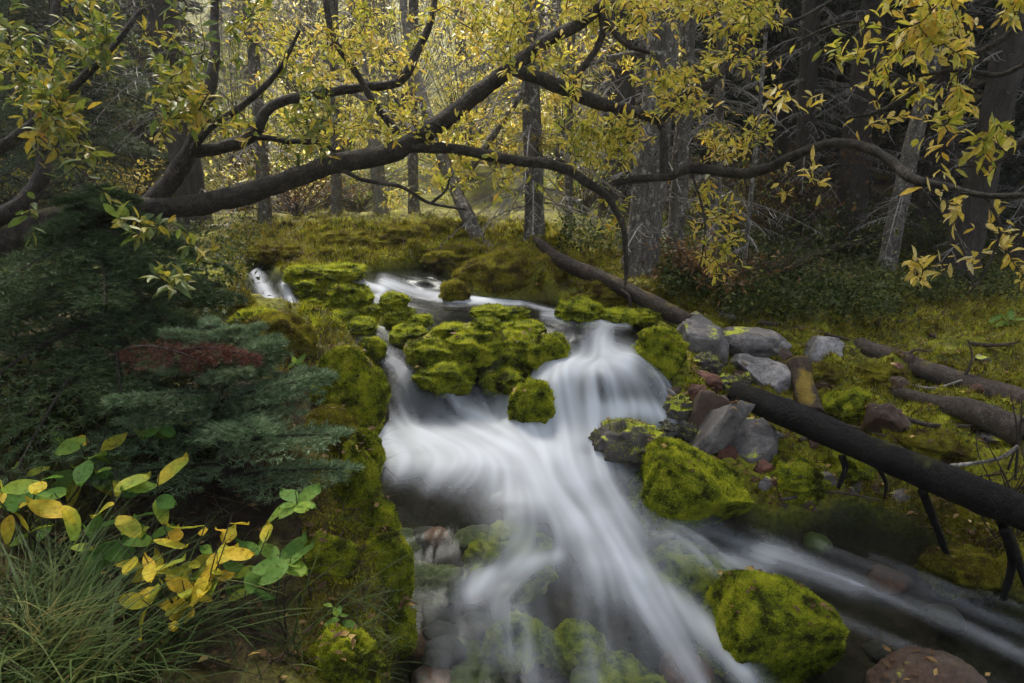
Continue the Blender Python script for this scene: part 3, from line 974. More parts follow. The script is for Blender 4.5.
# left bank
rock(MB_, 'tall dark moss wall of the left bank beside the chute', 350, 392, 40, 48, 'moss', 61, dr=.8, sink=.2, lump=.6)
rock(MB_, 'green moss bulge jutting from the left bank over the dark pool', 388, 560, 28, 40, 'moss', 62, dr=.8, lump=.5)
rock(MB_, 'narrow moss shelf on the left bank below the chute', 358, 478, 24, 42, 'moss', 63, dr=.8)
rock(MB_, 'dark moss lump at the bottom of the left bank', 345, 655, 42, 38, 'moss', 64, dr=.8)
rock(MB_, 'litter-strewn mossy knoll between the spruces and the riffle', 275, 335, 48, 22, 'ochre', 65, dr=.7, lump=.6)
for i, (a, b, c, d_, k_, lb) in enumerate([(366, 452, 20, 26, 'moss', 'moss hump on the left bank between the moss wall and the narrow shelf'), (380, 518, 20, 24, 'moss', 'brown moss hump above the green bulge on the left bank'),
    (396, 622, 22, 34, 'moss', 'dark moss slope below the green bulge at the water'), (372, 350, 16, 14, 'moss', 'moss edge stone where the riffle turns into the left chute'), (330, 430, 30, 26, 'ochre', 'brown mossy shoulder behind the young spruce tips'),
    (322, 556, 36, 24, 'moss', 'leaf-strewn moss hump behind the green bulge'), (255, 318, 26, 10, 'moss', 'yellow moss patch left of the left upper fall'), (232, 300, 22, 12, 'ochre', 'brown moss lump behind the spruce tips at the left upper fall')]):
    rock(MB_, lb, a, b, c, d_, k_, 160 + i, dr=.8, sink=.2, lump=.7)
# bare rocks of the right pile
rock('boulder', 'large dark grey boulder at the head of the right rock pile', 700, 330, 29, 27, 'grey', 71, cuts=6, cube=.82)
rock('boulder', 'pale rounded stone perched on top of the right rock pile', 722, 315, 15, 9, 'pale', 72, cuts=4, dd=.12)
rock('boulder', 'long lichen-spotted grey block behind the pale angular rock', 745, 342, 34, 15, 'grey', 73, cuts=6, cube=.82)
rock('boulder', 'pale grey wedge leaning on the end of the long block', 772, 342, 17, 11, 'pale', 74, cuts=6, tilt=.5, dd=.1, cube=.82)
rock('boulder', 'pale angular rock with sharp edges in the middle of the pile', 762, 372, 34, 17, 'pale', 75, cuts=9, tilt=.35)
rock('boulder', 'pale grey boulder beyond the pile by the thin brown log', 820, 349, 23, 13, 'pale', 76, cuts=6, cube=.82)
rock('boulder', 'tall brown slab behind the grey stone that makes its lit face, over the stream', 703, 420, 24, 30, 'brown', 77, cuts=5, tilt=.5, dr=.6, cube=.5)
rock('boulder', 'lit face of the brown slab built as a long tilted grey slab, beside the rounded grey boulder', 722, 418, 17, 36, 'grey', 177, cuts=7, tilt=.62, dr=1.2, cube=.5, dd=-.1)  # separate grey stone stands in for the slab's lit right face
rock('boulder', 'rounded grey boulder under the end of the black log', 752, 438, 26, 25, 'grey', 78, cuts=3)
rock('boulder', 'small mossy rock below the large dark grey boulder', 704, 362, 20, 11, 'dark', 79)
rock('boulder', 'rust-red stone in the rock pile', 705, 379, 20, 8, 'red', 80, cuts=5, tilt=.3, cube=.82)
rock('boulder', 'small red-brown stone above the tilted slab', 697, 392, 14, 8, 'red', 81, cuts=5, cube=.82)
rock('boulder', 'dark mossy stone beside the tilted slab at the water', 676, 409, 20, 17, 'dark', 82)
rock('boulder', 'little wet black stone next to the splash', 665, 426, 15, 8, 'dark', 83)
rock('boulder', 'mossy stone between the rust-red stone and the slab', 724, 383, 17, 11, 'dark', 84)
rock('boulder', 'brown boulder with moss veins under the cross log', 890, 418, 24, 22, 'brown', 85, cuts=5, cube=.82)
rock('boulder', 'flat grey stone on the moss at the right edge', 985, 437, 20, 6, 'grey', 86, cuts=4, cube=.82)
rock('boulder', 'brown wet boulder with a grey shoulder in the bottom right corner', 932, 688, 62, 30, 'brown', 87, cuts=3, sink=.5, cube=.82)
rock('boulder', 'small grey stone half hidden in moss above the black log', 945, 480, 16, 7, 'grey', 88, cuts=4)
rock('boulder', 'wet grey stone at the waterline under the black log', 905, 492, 17, 7, 'grey', 89, cuts=4)
rock('boulder', 'small brown stone at the waterline under the black log', 872, 484, 12, 7, 'brown', 90, cuts=4)
rock('boulder', 'buried dark stone left of the rounded grey boulder', 690, 432, 14, 10, 'dark', 91)
for i, (a, b, c, d_, k, lb) in enumerate([
    (790, 476, 38, 20, 'moss', 'green moss mound beside dark water below the black log'),
    (848, 462, 34, 18, 'moss', 'moss mound behind the hanging stubs of the black log'),
    (850, 404, 32, 18, 'moss', 'dark moss dome between the upright mossy stump and the cross log'),
    (935, 445, 42, 16, 'ochre', 'wide golden moss mound above the black log'),
    (880, 372, 30, 10, 'ochre', 'ochre moss ridge between the two thin logs'),
    (960, 562, 40, 22, 'ochre', 'dark moss bank under the right end of the black log'),
    (820, 372, 26, 10, 'ochre', 'golden moss shelf above the upright mossy stump'),
    (980, 420, 26, 9, 'ochre', 'small golden moss lump by the tangle of twigs'),
    (760, 400, 20, 10, 'ochre', 'golden moss pad where the black log begins')]):
    rock(MB_, lb, a, b, c, d_, k, 100 + i)
SG = 'small stones wedged between the boulders of the right pile'
SL_ = 'small weathered stone wedged among the boulders and logs of the right pile'
rg_ = np.random.default_rng(5)
for i in range(64):
    if i < 34: px_, py_ = rg_.uniform(668, 800), rg_.uniform(352, 455)
    elif i < 52: px_, py_ = rg_.uniform(760, 1000), rg_.uniform(455, 505)
    else: px_, py_ = rg_.uniform(800, 1000), rg_.uniform(345, 450)
    r_ = rg_.uniform(3.5, 8.5)
    rock('stone', SL_, px_, py_, r_ * 1.4, r_, ['grey', 'brown', 'dark', 'red', 'grey', 'dark'][i % 6] if i % 6 != 2 else 'brown', 300 + i, cuts=5, cube=.7, tilt=rg_.normal() * .4, group=SG, sink=.2)
# rocks the water runs over
SUBL = ['green submerged boulder under the middle of the rapid', 'green submerged boulder beside the bright boulder', 'green submerged stone near the bottom of the rapid',
        'broad drowned mossy slab at the bottom edge', 'mossy ledge showing through the main fall', 'veiled mossy boulder right of the main fall',
        'wet green slab beneath the left chute', 'dark stone under the upper lip', 'broad drowned green rock in the lower left pool', 'drowned green boulder under the thin middle of the rapid', 'dim drowned rock in the shade of the left bank']
for i, ((px, py, rx, ry, h), lb) in enumerate(zip(SUB, SUBL)):
    q, d = cast(px, py)
    zt = zwater(np.array([q[0, 0]]), np.array([q[0, 1]]))[0]
    rr = rx * d[0] / F
    u, f = ico(5)
    v = u * (1 + .7 * (fbm(u * 1.5 + i, 2) - .5) + .25 * (billow(u * 5 + i, 2) - .5))[:, None] * np.array([rr, rr * .9, rr * .7])
    mb = MB()
    mb.add(v, f)
    o = mb.build('submerged_rock', m_mossbase if i not in (7, 8, 10) else m_bedmoss)
    top = (v[:, 2] - zwater(v[:, 0] + q[0, 0], v[:, 1] + q[0, 1])).max()
    o.location = (q[0, 0], q[0, 1], -top - (.05 if i == 7 else [.010, .008, .025, .03, .012, .012, .02, .05, .05, .05, .05, .05][i]))
    tag(o, lb, 'rock')


rg_ = np.random.default_rng(21)
for i in range(26):
    if i < 15: px, py = rg_.uniform(395, 500), rg_.uniform(480, 690)
    elif i < 20: px, py = rg_.uniform(560, 760), rg_.uniform(600, 690)
    else: px, py = rg_.uniform(740, 960), rg_.uniform(520, 640)
    q, d = cast(px, py)
    rr = rg_.uniform(11, 26) * d[0] / F
    u, f = ico(4)
    v = u * (1 + .5 * (fbm(u * 1.5 + i * 3.1, 2) - .5) + .12 * (fbm(u * 6 + i, 2) - .5))[:, None] * np.array([rr, rr * rg_.uniform(.7, 1.2), rr * .6])
    mb = MB()
    mb.add(v, f)
    o = mb.build('submerged_rock', [m_bedstone, m_bedmoss, m_bedred, m_bedmoss, m_bedstone][i % 5])
    top = (v[:, 2] - zwater(v[:, 0] + q[0, 0], v[:, 1] + q[0, 1])).max()
    o.location = (q[0, 0], q[0, 1], -top - rg_.uniform(.02, .06))
    tag(o, 'dim drowned stone on the bed of the dark water', 'rock', 'drowned stones on the stream bed')


# ------------------------------------------------------------------ logs
def log(name, label, pts, hw, mat, cat='log', seg=14, rough=.14, freq=10., stubs=(), n=14, group=None):
    w = np.array([P(a, b, c) for a, b, c in pts])
    r = np.array([h * p[2] / F for h, p in zip(hw, pts)])
    pp_, rr_ = smooth_path(w, r, n)
    loc = w.mean(0)
    t = thing(name, label, cat, loc, group)
    mb = MB()
    tube(mb, pp_, rr_, seg, rough, freq)
    mb.build('trunk', mat, t)
    for st in stubs:
        mb = MB()
        sp = np.array([P(*s[:3]) for s in st])
        sr = np.array([s[3] * s[2] / F for s in st])
        a, b = smooth_path(sp, sr, 5)
        tube(mb, a, b, 6, .2, 30)
        mb.build('branch_stub', mat, t)
    return t


log('fallen_log', 'thick wet black log lying from the rock pile across the right bank', [(735, 392, 3.62), (790, 415, 3.35), (870, 450, 3.0), (950, 483, 2.72), (1040, 520, 2.45), (1130, 555, 2.2)],
    [12, 14.5, 14, 16.5, 18, 20], m_log_black, rough=.13, freq=7., seg=22, n=26,
    stubs=[[(842, 455, 3.1, 4), (845, 470, 3.08, 3), (838, 488, 3.06, 2)], [(878, 466, 2.98, 2.5), (886, 484, 2.96, 1.8), (884, 500, 2.96, 1)],
           [(922, 490, 2.8, 4), (937, 528, 2.82, 3.5), (946, 552, 2.84, 3), (956, 575, 2.84, 2.5)], [(1000, 515, 2.6, 5), (1012, 560, 2.62, 4), (1003, 600, 2.64, 3)],
           [(1005, 530, 2.58, 6), (1018, 560, 2.58, 4), (1030, 600, 2.58, 2)]])
log('fallen_log', 'long brown log slanting down behind the moss to the right edge', [(818, 333, 4.75), (870, 350, 4.45), (930, 372, 4.1), (985, 390, 3.85), (1060, 412, 3.5)], [8, 9, 10, 12, 14], m_log_brown,
    stubs=[[(958, 385, 3.95, 2), (968, 370, 3.9, 1.5), (972, 355, 3.88, 1), (968, 340, 3.88, .7)], [(900, 362, 4.2, 2), (915, 350, 4.15, 1.2), (930, 352, 4.15, .7)]])
log('fallen_log', 'thin broken brown log propped across stones below the long log', [(848, 380, 4.15), (890, 390, 3.95), (930, 402, 3.7), (975, 412, 3.5), (1020, 432, 3.3)], [5, 6, 8, 12, 15], m_log_brown,
    stubs=[[(925, 400, 3.7, 2), (922, 415, 3.68, 1.5), (921, 430, 3.68, 1)]])
log('fallen_log', 'rotten dark trunk sagging from the far bank down to the boulders', [(536, 240, 4.95), (560, 260, 4.7), (590, 274, 4.52), (620, 287, 4.4), (655, 305, 4.25), (690, 322, 4.1)], [4, 7, 8, 8, 8.5, 8], m_log_rot,
    stubs=[[(622, 290, 4.34, 2.5), (629, 297, 4.3, 2), (631, 312, 4.28, 1.5), (632, 326, 4.26, 1)]])
log('fallen_log', 'grey bare pole lying in the undergrowth beyond the rock pile', [(662, 262, 6.2), (685, 278, 5.6), (708, 297, 5.2)], [4, 4, 4], m_dead)
log('fallen_log', 'pale narrow log lying far back across the left bank', [(195, 229, 7.0), (260, 226, 7.0), (335, 221, 7.2)], [3.5, 3.5, 3], m_dead)
log('fallen_log', 'black rotten log half sunk in moss near the right edge', [(905, 352, 5.0), (960, 357, 4.7), (1050, 366, 4.3)], [5, 7, 8], m_log_black)
log('mossy_stump', 'short upright mossy stump between boulders and black log', [(798, 362, 4.0), (804, 385, 3.9), (812, 415, 3.75)], [11, 10, 12], m_log_moss, 'stump')
log('stick', 'bleached forked stick poking out over the black log', [(950, 466, 3.05), (975, 463, 3.0), (1000, 458, 2.9), (1018, 446, 2.85)], [2.5, 2.2, 2, 1.5], m_stick, 'stick', 6)
log('stick', 'thin pale stick lying beside the brown log', [(910, 385, 4.0), (935, 388, 3.95), (962, 380, 3.9)], [1.2, 1.5, 1], m_stick, 'stick', 6)

for i, (pts, hw_, lb) in enumerate([
    ([(842, 318, 5.4), (900, 322, 5.2), (960, 312, 5.2)], [2.2, 1.8, 1], 'thin dead branch on the forest floor under the leaning trunk'),
    ([(760, 322, 4.9), (800, 328, 4.8), (850, 340, 4.7)], [2.4, 2, 1.2], 'thin dead branch lying behind the pale boulder'),
    ([(870, 405, 3.85), (930, 425, 3.6), (1000, 425, 3.4)], [3, 2.6, 1.6], 'crooked branch lying between the thin broken log and the golden moss'),
    ([(800, 440, 3.4), (840, 425, 3.5), (885, 436, 3.5)], [2, 1.8, 1], 'short bent stick on the moss just above the black log'),
    ([(930, 335, 4.8), (985, 345, 4.5), (1040, 340, 4.4)], [2.4, 2, 1.4], 'grey branch lying behind the long brown log'),
    ([(780, 500, 3.2), (830, 492, 3.2), (880, 500, 3.1)], [1.8, 1.6, 1], 'wet stick lying along the waterline below the black log')]):
    zz = []
    for a, b, c in pts:
        q_, dq_ = cast(a, b)
        zz.append((a, b, float(dq_[0]) * .985))
    log('fallen_branch', lb, zz, hw_, m_log_brown, 'branch', 7, .2, 20)

# twig tangle at the right edge
mb = MB()
for k in range(60):
    a = P(1010 + R.normal() * 14, 470 + R.random() * 120, 2.75 + R.random() * .35)
    b = a + np.array([R.normal() * .1, R.normal() * .1, .12 + R.random() * .25]) * (1 if k % 3 else -.6)
    c = (a + b) / 2 + R.normal(size=3) * .05
    p_, r_ = smooth_path([a, c, b], [.004, .003, .0015], 5)
    tube(mb, p_, r_, 4)
for x0, y0, x1, y1 in ((1015, 480, 1010, 390), (1008, 470, 1022, 395), (1018, 520, 985, 440), (1020, 560, 1000, 470)):
    p_, r_ = smooth_path([P(x0, y0, 2.9), P((x0 + x1) / 2 + 5, (y0 + y1) / 2, 2.88), P(x1, y1, 2.92)], [.006, .005, .002], 6)
    tube(mb, p_, r_, 5)
o = mb.build('twig_tangle', m_twig)
tag(o, 'brown tangle of dead twigs standing behind the right end of the black log', 'brush')


# ------------------------------------------------------------------ willows
class Tree:
    def __init__(self, name, label, loc, barkm):
        self.t = thing(name, label, 'tree', loc)
        self.nodes = []
        self.bark = barkm

    def limb(self, pts, hw, part='limb', seg=12, rough=.24):
        w = np.array([P(a, b, c) for a, b, c in pts])
        r = np.array([h * p[2] / F for h, p in zip(hw, pts)])
        p_, r_ = smooth_path(w, r, 14)
        p_ = p_ + (fbm(np.repeat(p_, 1, 0) * 5, 2)[:, None] - .5) * np.array([.02, .02, .03])
        mb = MB()
        tube(mb, p_, r_, seg, rough, 17)
        mb.build(part, self.bark, self.t)
        self.nodes.append(p_)

    def foliage(self, regions, leafm, simple=False, twigm=None, name='foliage', droop=.12, nleaf=(7, 13), maxd=1.3, extra=None):
        nodes = np.concatenate(self.nodes)
        tg, sz = [], []
        for (x0, y0, x1, y1, d0, d1, n, L) in regions:
            px = x0 + (x1 - x0) * R.random(n * 3)
            py = y0 + (y1 - y0) * R.random(n * 3)
            keep_ = fbm(np.stack([px / 45, py / 45, 0 * px + d0], 1), 2)
            o_ = np.argsort(-keep_ + R.random(n * 3) * .25)[:n]
            tg.append(P(px[o_], py[o_], d0 + (d1 - d0) * R.random(n)))
            sz.append(np.full(n, L))
        if extra is not None:
            tg.append(extra[0])
            sz.append(np.full(len(extra[0]), extra[1]))
        tg = np.concatenate(tg)
        sz = np.concatenate(sz)
        dist = np.array([np.min(np.linalg.norm(nodes - t, axis=1)) for t in tg])
        tw, lf = MB(), MB()
        lp, ld, ln_, ll = [], [], [], []
        for i in np.argsort(dist):
            T = tg[i]
            dd_ = np.linalg.norm(nodes - T, axis=1)
            j = int(np.argmin(dd_))
            A = nodes[j]
            D = dd_[j]
            if D > maxd: continue
            mid = A * .5 + T * .5 + np.array([0, 0, .07 * D]) + R.normal(size=3) * .16 * D
            p_, r_ = smooth_path([A, mid, T, T + unit(unit(T - mid) + R.normal(size=3) * .5) * .06], [.0022 + .0035 * D, .0018 + .0018 * D, .0015, .0009], 5)
            tube(tw, p_, r_, 4, cap=False)
            nodes = np.concatenate([nodes, p_[3::3]])
            k = int(R.integers(*nleaf))
            s = np.sort(R.random(k)) ** .75
            lo = max(0, 1 - .42 / max(D, .1))
            idx = np.clip(((lo + (1 - lo) * s) * (len(p_) - 1)).astype(int), 0, len(p_) - 2)
            tn = unit(p_[idx + 1] - p_[idx])
            ax = unit(np.cross(tn, R.normal(size=(k, 3))))
            lp.append(p_[idx] + (p_[idx + 1] - p_[idx]) * R.random((k, 1)))
            ld.append(unit(tn * .7 + ax * .8 + np.array([0, 0, -droop]) + R.normal(size=(k, 3)) * .2))
            ln_.append(unit(np.array([0, 0, 1.]) + R.normal(size=(k, 3)) * .55))
            ll.append(sz[i] * (.55 + .65 * R.random(k)))
        lp, ld, ln_, ll = map(np.concatenate, (lp, ld, ln_, ll))
        leaves(lf, lp, ld, ln_, ll, ll * (.28 + .1 * R.random(len(ll))), simple, .22)
        tw.build('twigs', twigm or self.bark, self.t)
        lf.build(name, leafm, self.t)
        self.nodes = [nodes]


W1 = Tree('willow', 'dark willow whose bent limb arches from the left edge across the stream', P(-40, 262, 2.6), m_bark_willow)
W1.limb([(-90, 290, 2.5), (-40, 262, 2.55), (0, 245, 2.6), (60, 218, 2.7), (110, 206, 2.8), (170, 208, 2.85), (240, 197, 2.9), (330, 166, 2.95), (395, 150, 3.0), (450, 116, 3.0), (500, 76, 3.0), (545, 42, 3.0), (585, 20, 3.0), (603, 0, 3.0), (612, -40, 3.0)],
        [14, 13, 12, 11, 10, 9.5, 10, 9, 9.5, 8.5, 7.5, 6.3, 5.5, 5, 4], 'trunk', 14)
W1.limb([(148, 207, 2.86), (166, 188, 2.86), (182, 163, 2.88), (196, 138, 2.9), (206, 112, 2.92), (212, 70, 2.95), (214, 20, 3.0), (216, -40, 3.0)], [10, 9, 8, 7, 6, 5, 4, 3])
W1.limb([(188, 152, 2.9), (212, 148, 2.92), (240, 143, 2.95), (256, 130, 2.97), (272, 106, 3.0), (310, 97, 3.05), (358, 88, 3.1), (398, 82, 3.1), (415, 55, 3.1), (432, 18, 3.1), (440, -30, 3.1)], [6, 6, 6.5, 6, 5, 5, 4.5, 4.5, 4, 3, 2])
W1.limb([(252, 138, 2.97), (285, 141, 2.95), (316, 142, 2.93), (335, 152, 2.93)], [3, 3, 2.5, 2])
W1.limb([(185, 160, 2.88), (210, 128, 2.85), (240, 108, 2.8), (275, 75, 2.75), (300, 30, 2.7)], [4, 3.5, 3, 2.5, 1.5])
W1.limb([(398, 133, 3.0), (375, 105, 2.97), (352, 66, 2.94), (335, 40, 2.92), (326, 0, 2.9), (322, -40, 2.9)], [4, 3.4, 3.2, 3.2, 3, 2.5])
W1.limb([(408, 148, 3.0), (450, 150, 2.98), (500, 156, 2.95), (550, 166, 2.92), (585, 181, 2.9), (610, 200, 2.9), (624, 230, 2.9), (626, 268, 2.9), (625, 290, 2.9)], [5, 5.5, 5, 5, 4.5, 3.5, 3, 2, 1])
W1.limb([(512, 66, 3.0), (560, 86, 2.98), (600, 104, 2.96), (640, 114, 2.95), (660, 124, 2.95), (664, 150, 2.94), (664, 178, 2.93)], [6.5, 7, 6.5, 5, 4, 4, 4.5])
W1.limb([(660, 122, 2.95), (682, 98, 2.93), (712, 84, 2.9), (732, 58, 2.88), (748, 38, 2.85), (800, 18, 2.8), (850, -10, 2.7)], [3.5, 3.5, 3, 2.8, 2.4, 2, 1.5])
W1.limb([(601, 6, 3.0), (602, 34, 2.99), (592, 56, 2.98), (578, 74, 2.98), (571, 86, 2.98)], [4, 3.5, 3.5, 3.5, 3.5])
W1.limb([(602, 10, 3.0), (612, 30, 2.97), (628, 46, 2.95), (650, 52, 2.92)], [3.2, 3, 2.5, 1.8])
W1.limb([(612, 183, 2.94), (640, 179, 2.93), (668, 177, 2.92), (692, 168, 2.9), (730, 173, 2.85), (762, 171, 2.75), (795, 156, 2.6), (830, 143, 2.5), (862, 146, 2.4), (890, 162, 2.3), (912, 178, 2.2), (945, 184, 2.1), (985, 196, 2.0), (1040, 196, 1.9)],
        [3.5, 4, 4.5, 5, 5, 5, 5, 4.6, 4.6, 5, 4.6, 3.6, 3.2, 2.6])
W1.limb([(322, 163, 2.95), (360, 178, 2.93), (402, 185, 2.9), (432, 202, 2.9), (468, 209, 2.9)], [2.2, 2, 1.8, 1.5, 1])
W1.limb([(432, 202, 2.9), (446, 190, 2.9), (450, 178, 2.9)], [1.5, 1.3, .8])
W1.limb([(-20, 225, 2.6), (20, 205, 2.6), (40, 180, 2.65), (44, 150, 2.7), (38, 110, 2.7), (50, 60, 2.75), (60, -20, 2.8)], [9, 8, 7, 6, 5, 4, 3])
W1.limb([(-30, 165, 2.3), (15, 138, 2.35), (60, 100, 2.4), (110, 50, 2.45), (140, 10, 2.5)], [7, 5, 4, 3, 2])
W1.limb([(912, 178, 2.2), (935, 205, 2.15), (960, 240, 2.1), (975, 285, 2.05)], [2, 1.5, 1.5, 1])
W1.limb([(985, 196, 2.0), (1000, 230, 1.98), (985, 270, 1.98), (968, 292, 2.0)], [1.8, 1.5, 1.3, .9])
W1.limb([(690, 168, 2.9), (700, 200, 2.9), (705, 230, 2.9), (700, 268, 2.92)], [1.5, 1.3, 1, .7])
W1.foliage([(250, 0, 520, 140, 2.7, 3.7, 280, .042), (500, -10, 780, 110, 2.6, 3.4, 320, .045), (560, 100, 770, 165, 2.7, 3.1, 110, .043), (640, 180, 740, 275, 2.85, 3.1, 32, .046),
            (600, 190, 640, 260, 2.85, 2.95, 5, .055), (430, 155, 600, 190, 2.8, 3.1, 20, .05)], m_leaf_y, twigm=m_twig)
W1.foliage([(-10, -5, 260, 130, 2.1, 3.1, 210, .055), (0, 90, 130, 160, 2.2, 2.6, 22, .066), (200, 60, 330, 170, 2.7, 3.2, 34, .055), (0, 215, 200, 285, 1.9, 2.3, 15, .06)], m_leaf_g, twigm=m_twig)
W1.foliage([(770, 80, 960, 200, 2.1, 2.6, 18, .05), (900, 160, 1030, 280, 1.85, 2.2, 18, .052)], m_leaf_pale, twigm=m_twig, nleaf=(6, 11))

W2 = Tree('willow', 'near willow branches with big yellow leaves hanging in from the top right corner', P(1080, -80, 1.7), m_bark_willow)
W2.limb([(1100, -60, 1.6), (1040, 10, 1.7), (985, 50, 1.75), (930, 80, 1.8), (880, 110, 1.85), (845, 118, 1.9)], [5, 4, 3, 2.5, 2, 1])
W2.limb([(1100, 60, 1.6), (1040, 60, 1.65), (1000, 75, 1.7), (960, 70, 1.75), (915, 75, 1.8)], [4, 3, 2.3, 2, 1.2])
W2.limb([(1050, 0, 1.7), (960, -10, 1.8), (905, 30, 1.85), (850, 20, 1.9), (800, 40, 2.0)], [3.5, 2.5, 2, 1.6, 1])
W2.limb([(1090, 120, 1.6), (1040, 130, 1.65), (1000, 160, 1.7), (960, 165, 1.75)], [3, 2.5, 2, 1])
W2.foliage([(770, 0, 930, 110, 1.75, 2.1, 26, .044), (900, -10, 1030, 60, 1.6, 1.85, 44, .046), (930, 60, 1030, 180, 1.6, 1.85, 18, .048)], m_leaf_y, twigm=m_twig, nleaf=(7, 13))

for pts in ([(2.6, -1.2, 3.0), (1.9, 0, 3.4), (1.1, 1.0, 3.5), (.3, 1.7, 3.3), (-.5, 2.1, 3.0)], [(1.9, 0, 3.4), (.9, .2, 3.4), (0, .6, 3.2), (-.8, .9, 2.9)], [(1.1, 1.0, 3.5), (1.2, 1.7, 3.4), (.9, 2.3, 3.2)]):  # unseen overhead boughs, added to shade the left bank
    p_, r_ = smooth_path(np.array(pts), np.linspace(.05, .012, len(pts)), 8)
    mb = MB()
    tube(mb, p_, r_, 10, .14, 22)
    mb.build('limb', m_bark_willow, W2.t)
    W2.nodes.append(p_)
W2.over = np.stack([-.1 + 1.75 * R.random(280), -.7 + 3.2 * R.random(280), 2.85 + .75 * R.random(280)], 1)  # added canopy, placed so its shadow falls on the left bank
W2.foliage([], m_leaf_g, twigm=m_twig, nleaf=(14, 22), extra=(W2.over, .085))

W3 = Tree('willow', 'leaning young willow with fine yellow leaves on the far bank', cast(485, 252)[0][0], m_bark_grey)
W3.limb([(487, 256, 5.3), (478, 240, 5.35), (466, 215, 5.4), (455, 190, 5.5), (440, 150, 5.6), (420, 90, 5.8), (405, 20, 6.0), (400, -60, 6.2)], [11, 8, 7, 6.5, 6, 5, 4, 3], 'trunk')
W3.limb([(455, 190, 5.5), (490, 140, 5.5), (530, 80, 5.6), (560, 20, 5.7)], [4, 3.5, 3, 2])
W3.limb([(440, 150, 5.6), (380, 110, 5.7), (330, 80, 5.9), (290, 60, 6.0)], [4, 3.5, 3, 2])
W3.limb([(530, 80, 5.6), (600, 60, 5.6), (680, 50, 5.5), (740, 60, 5.5)], [3, 3, 2.5, 2])
W3.foliage([(240, 0, 480, 150, 5.3, 6.6, 150, .065), (300, 140, 520, 205, 5.2, 6.2, 60, .06), (470, 0, 760, 150, 5.0, 6.2, 230, .065), (430, 130, 560, 190, 5, 6, 50, .06)], m_leaf_y, True, m_twig, nleaf=(10, 18), maxd=2.5)


# ------------------------------------------------------------------ conifers
def needles_on(mb, segs, per, L, w, flat=.6):
    """needles around many straight twig pieces (a,b)"""
    a, b = segs
    n = len(a) * per
    k = np.repeat(np.arange(len(a)), per)
    t = R.random((n, 1))
    ax = unit(b - a)[k]
    rad = unit(np.cross(ax, R.normal(size=(n, 3))))
    rad[:, 2] *= flat
    dr = unit(ax * .75 + rad * .8 + np.array([0, 0, .12]))
    blades(mb, a[k] + (b[k] - a[k]) * t, dr, L * (.7 + .6 * R.random(n)), w)


def bough(base, az, length, sag, nside, sub, rng, up=.25, width=.5):
    """one bough as twig pieces: a drooping axis, side twigs, their side twigs"""
    t = np.linspace(0, 1, nside + 1)
    h = np.array([math.cos(az), math.sin(az), 0])
    s = np.array([-h[1], h[0], 0])
    ax = base + length * (h[None] * t[:, None] + np.array([0, 0, 1.])[None] * (up * t - sag * t * t + .25 * sag * t ** 3)[:, None])
    A, B = [ax[:-1]], [ax[1:]]
    for i in range(1, nside + 1):
        dirn = unit(ax[i] - ax[i - 1])
        for sg in (-1, 1):
            l = length * width * (1.05 - .85 * t[i]) * rng.uniform(.7, 1.1) * min(1, 3.2 * t[i] + .15)
            d = unit(dirn * .75 + s * sg * .8 + np.array([0, 0, rng.normal() * .1]))
            p = ax[i] - (ax[i] - ax[i - 1]) * rng.random()
            k = max(1, sub)
            q = np.linspace(0, 1, k + 1)[:, None]
            tw = p + d * l * q + np.array([0, 0, -.25 * l])[None] * q * q
            A.append(tw[:-1])
            B.append(tw[1:])
            if sub > 1:
                for m_ in range(1, k + 1):
                    for s2 in (-1, 1):
                        l2 = l * .45 * (1.1 - .7 * m_ / k)
                        d2 = unit(d * .8 + np.cross(d, [0, 0, 1.]) * s2 * .7 + rng.normal(size=3) * .1)
                        A.append(tw[m_][None])
                        B.append((tw[m_] + d2 * l2)[None])
    return ax, np.concatenate(A), np.concatenate(B)


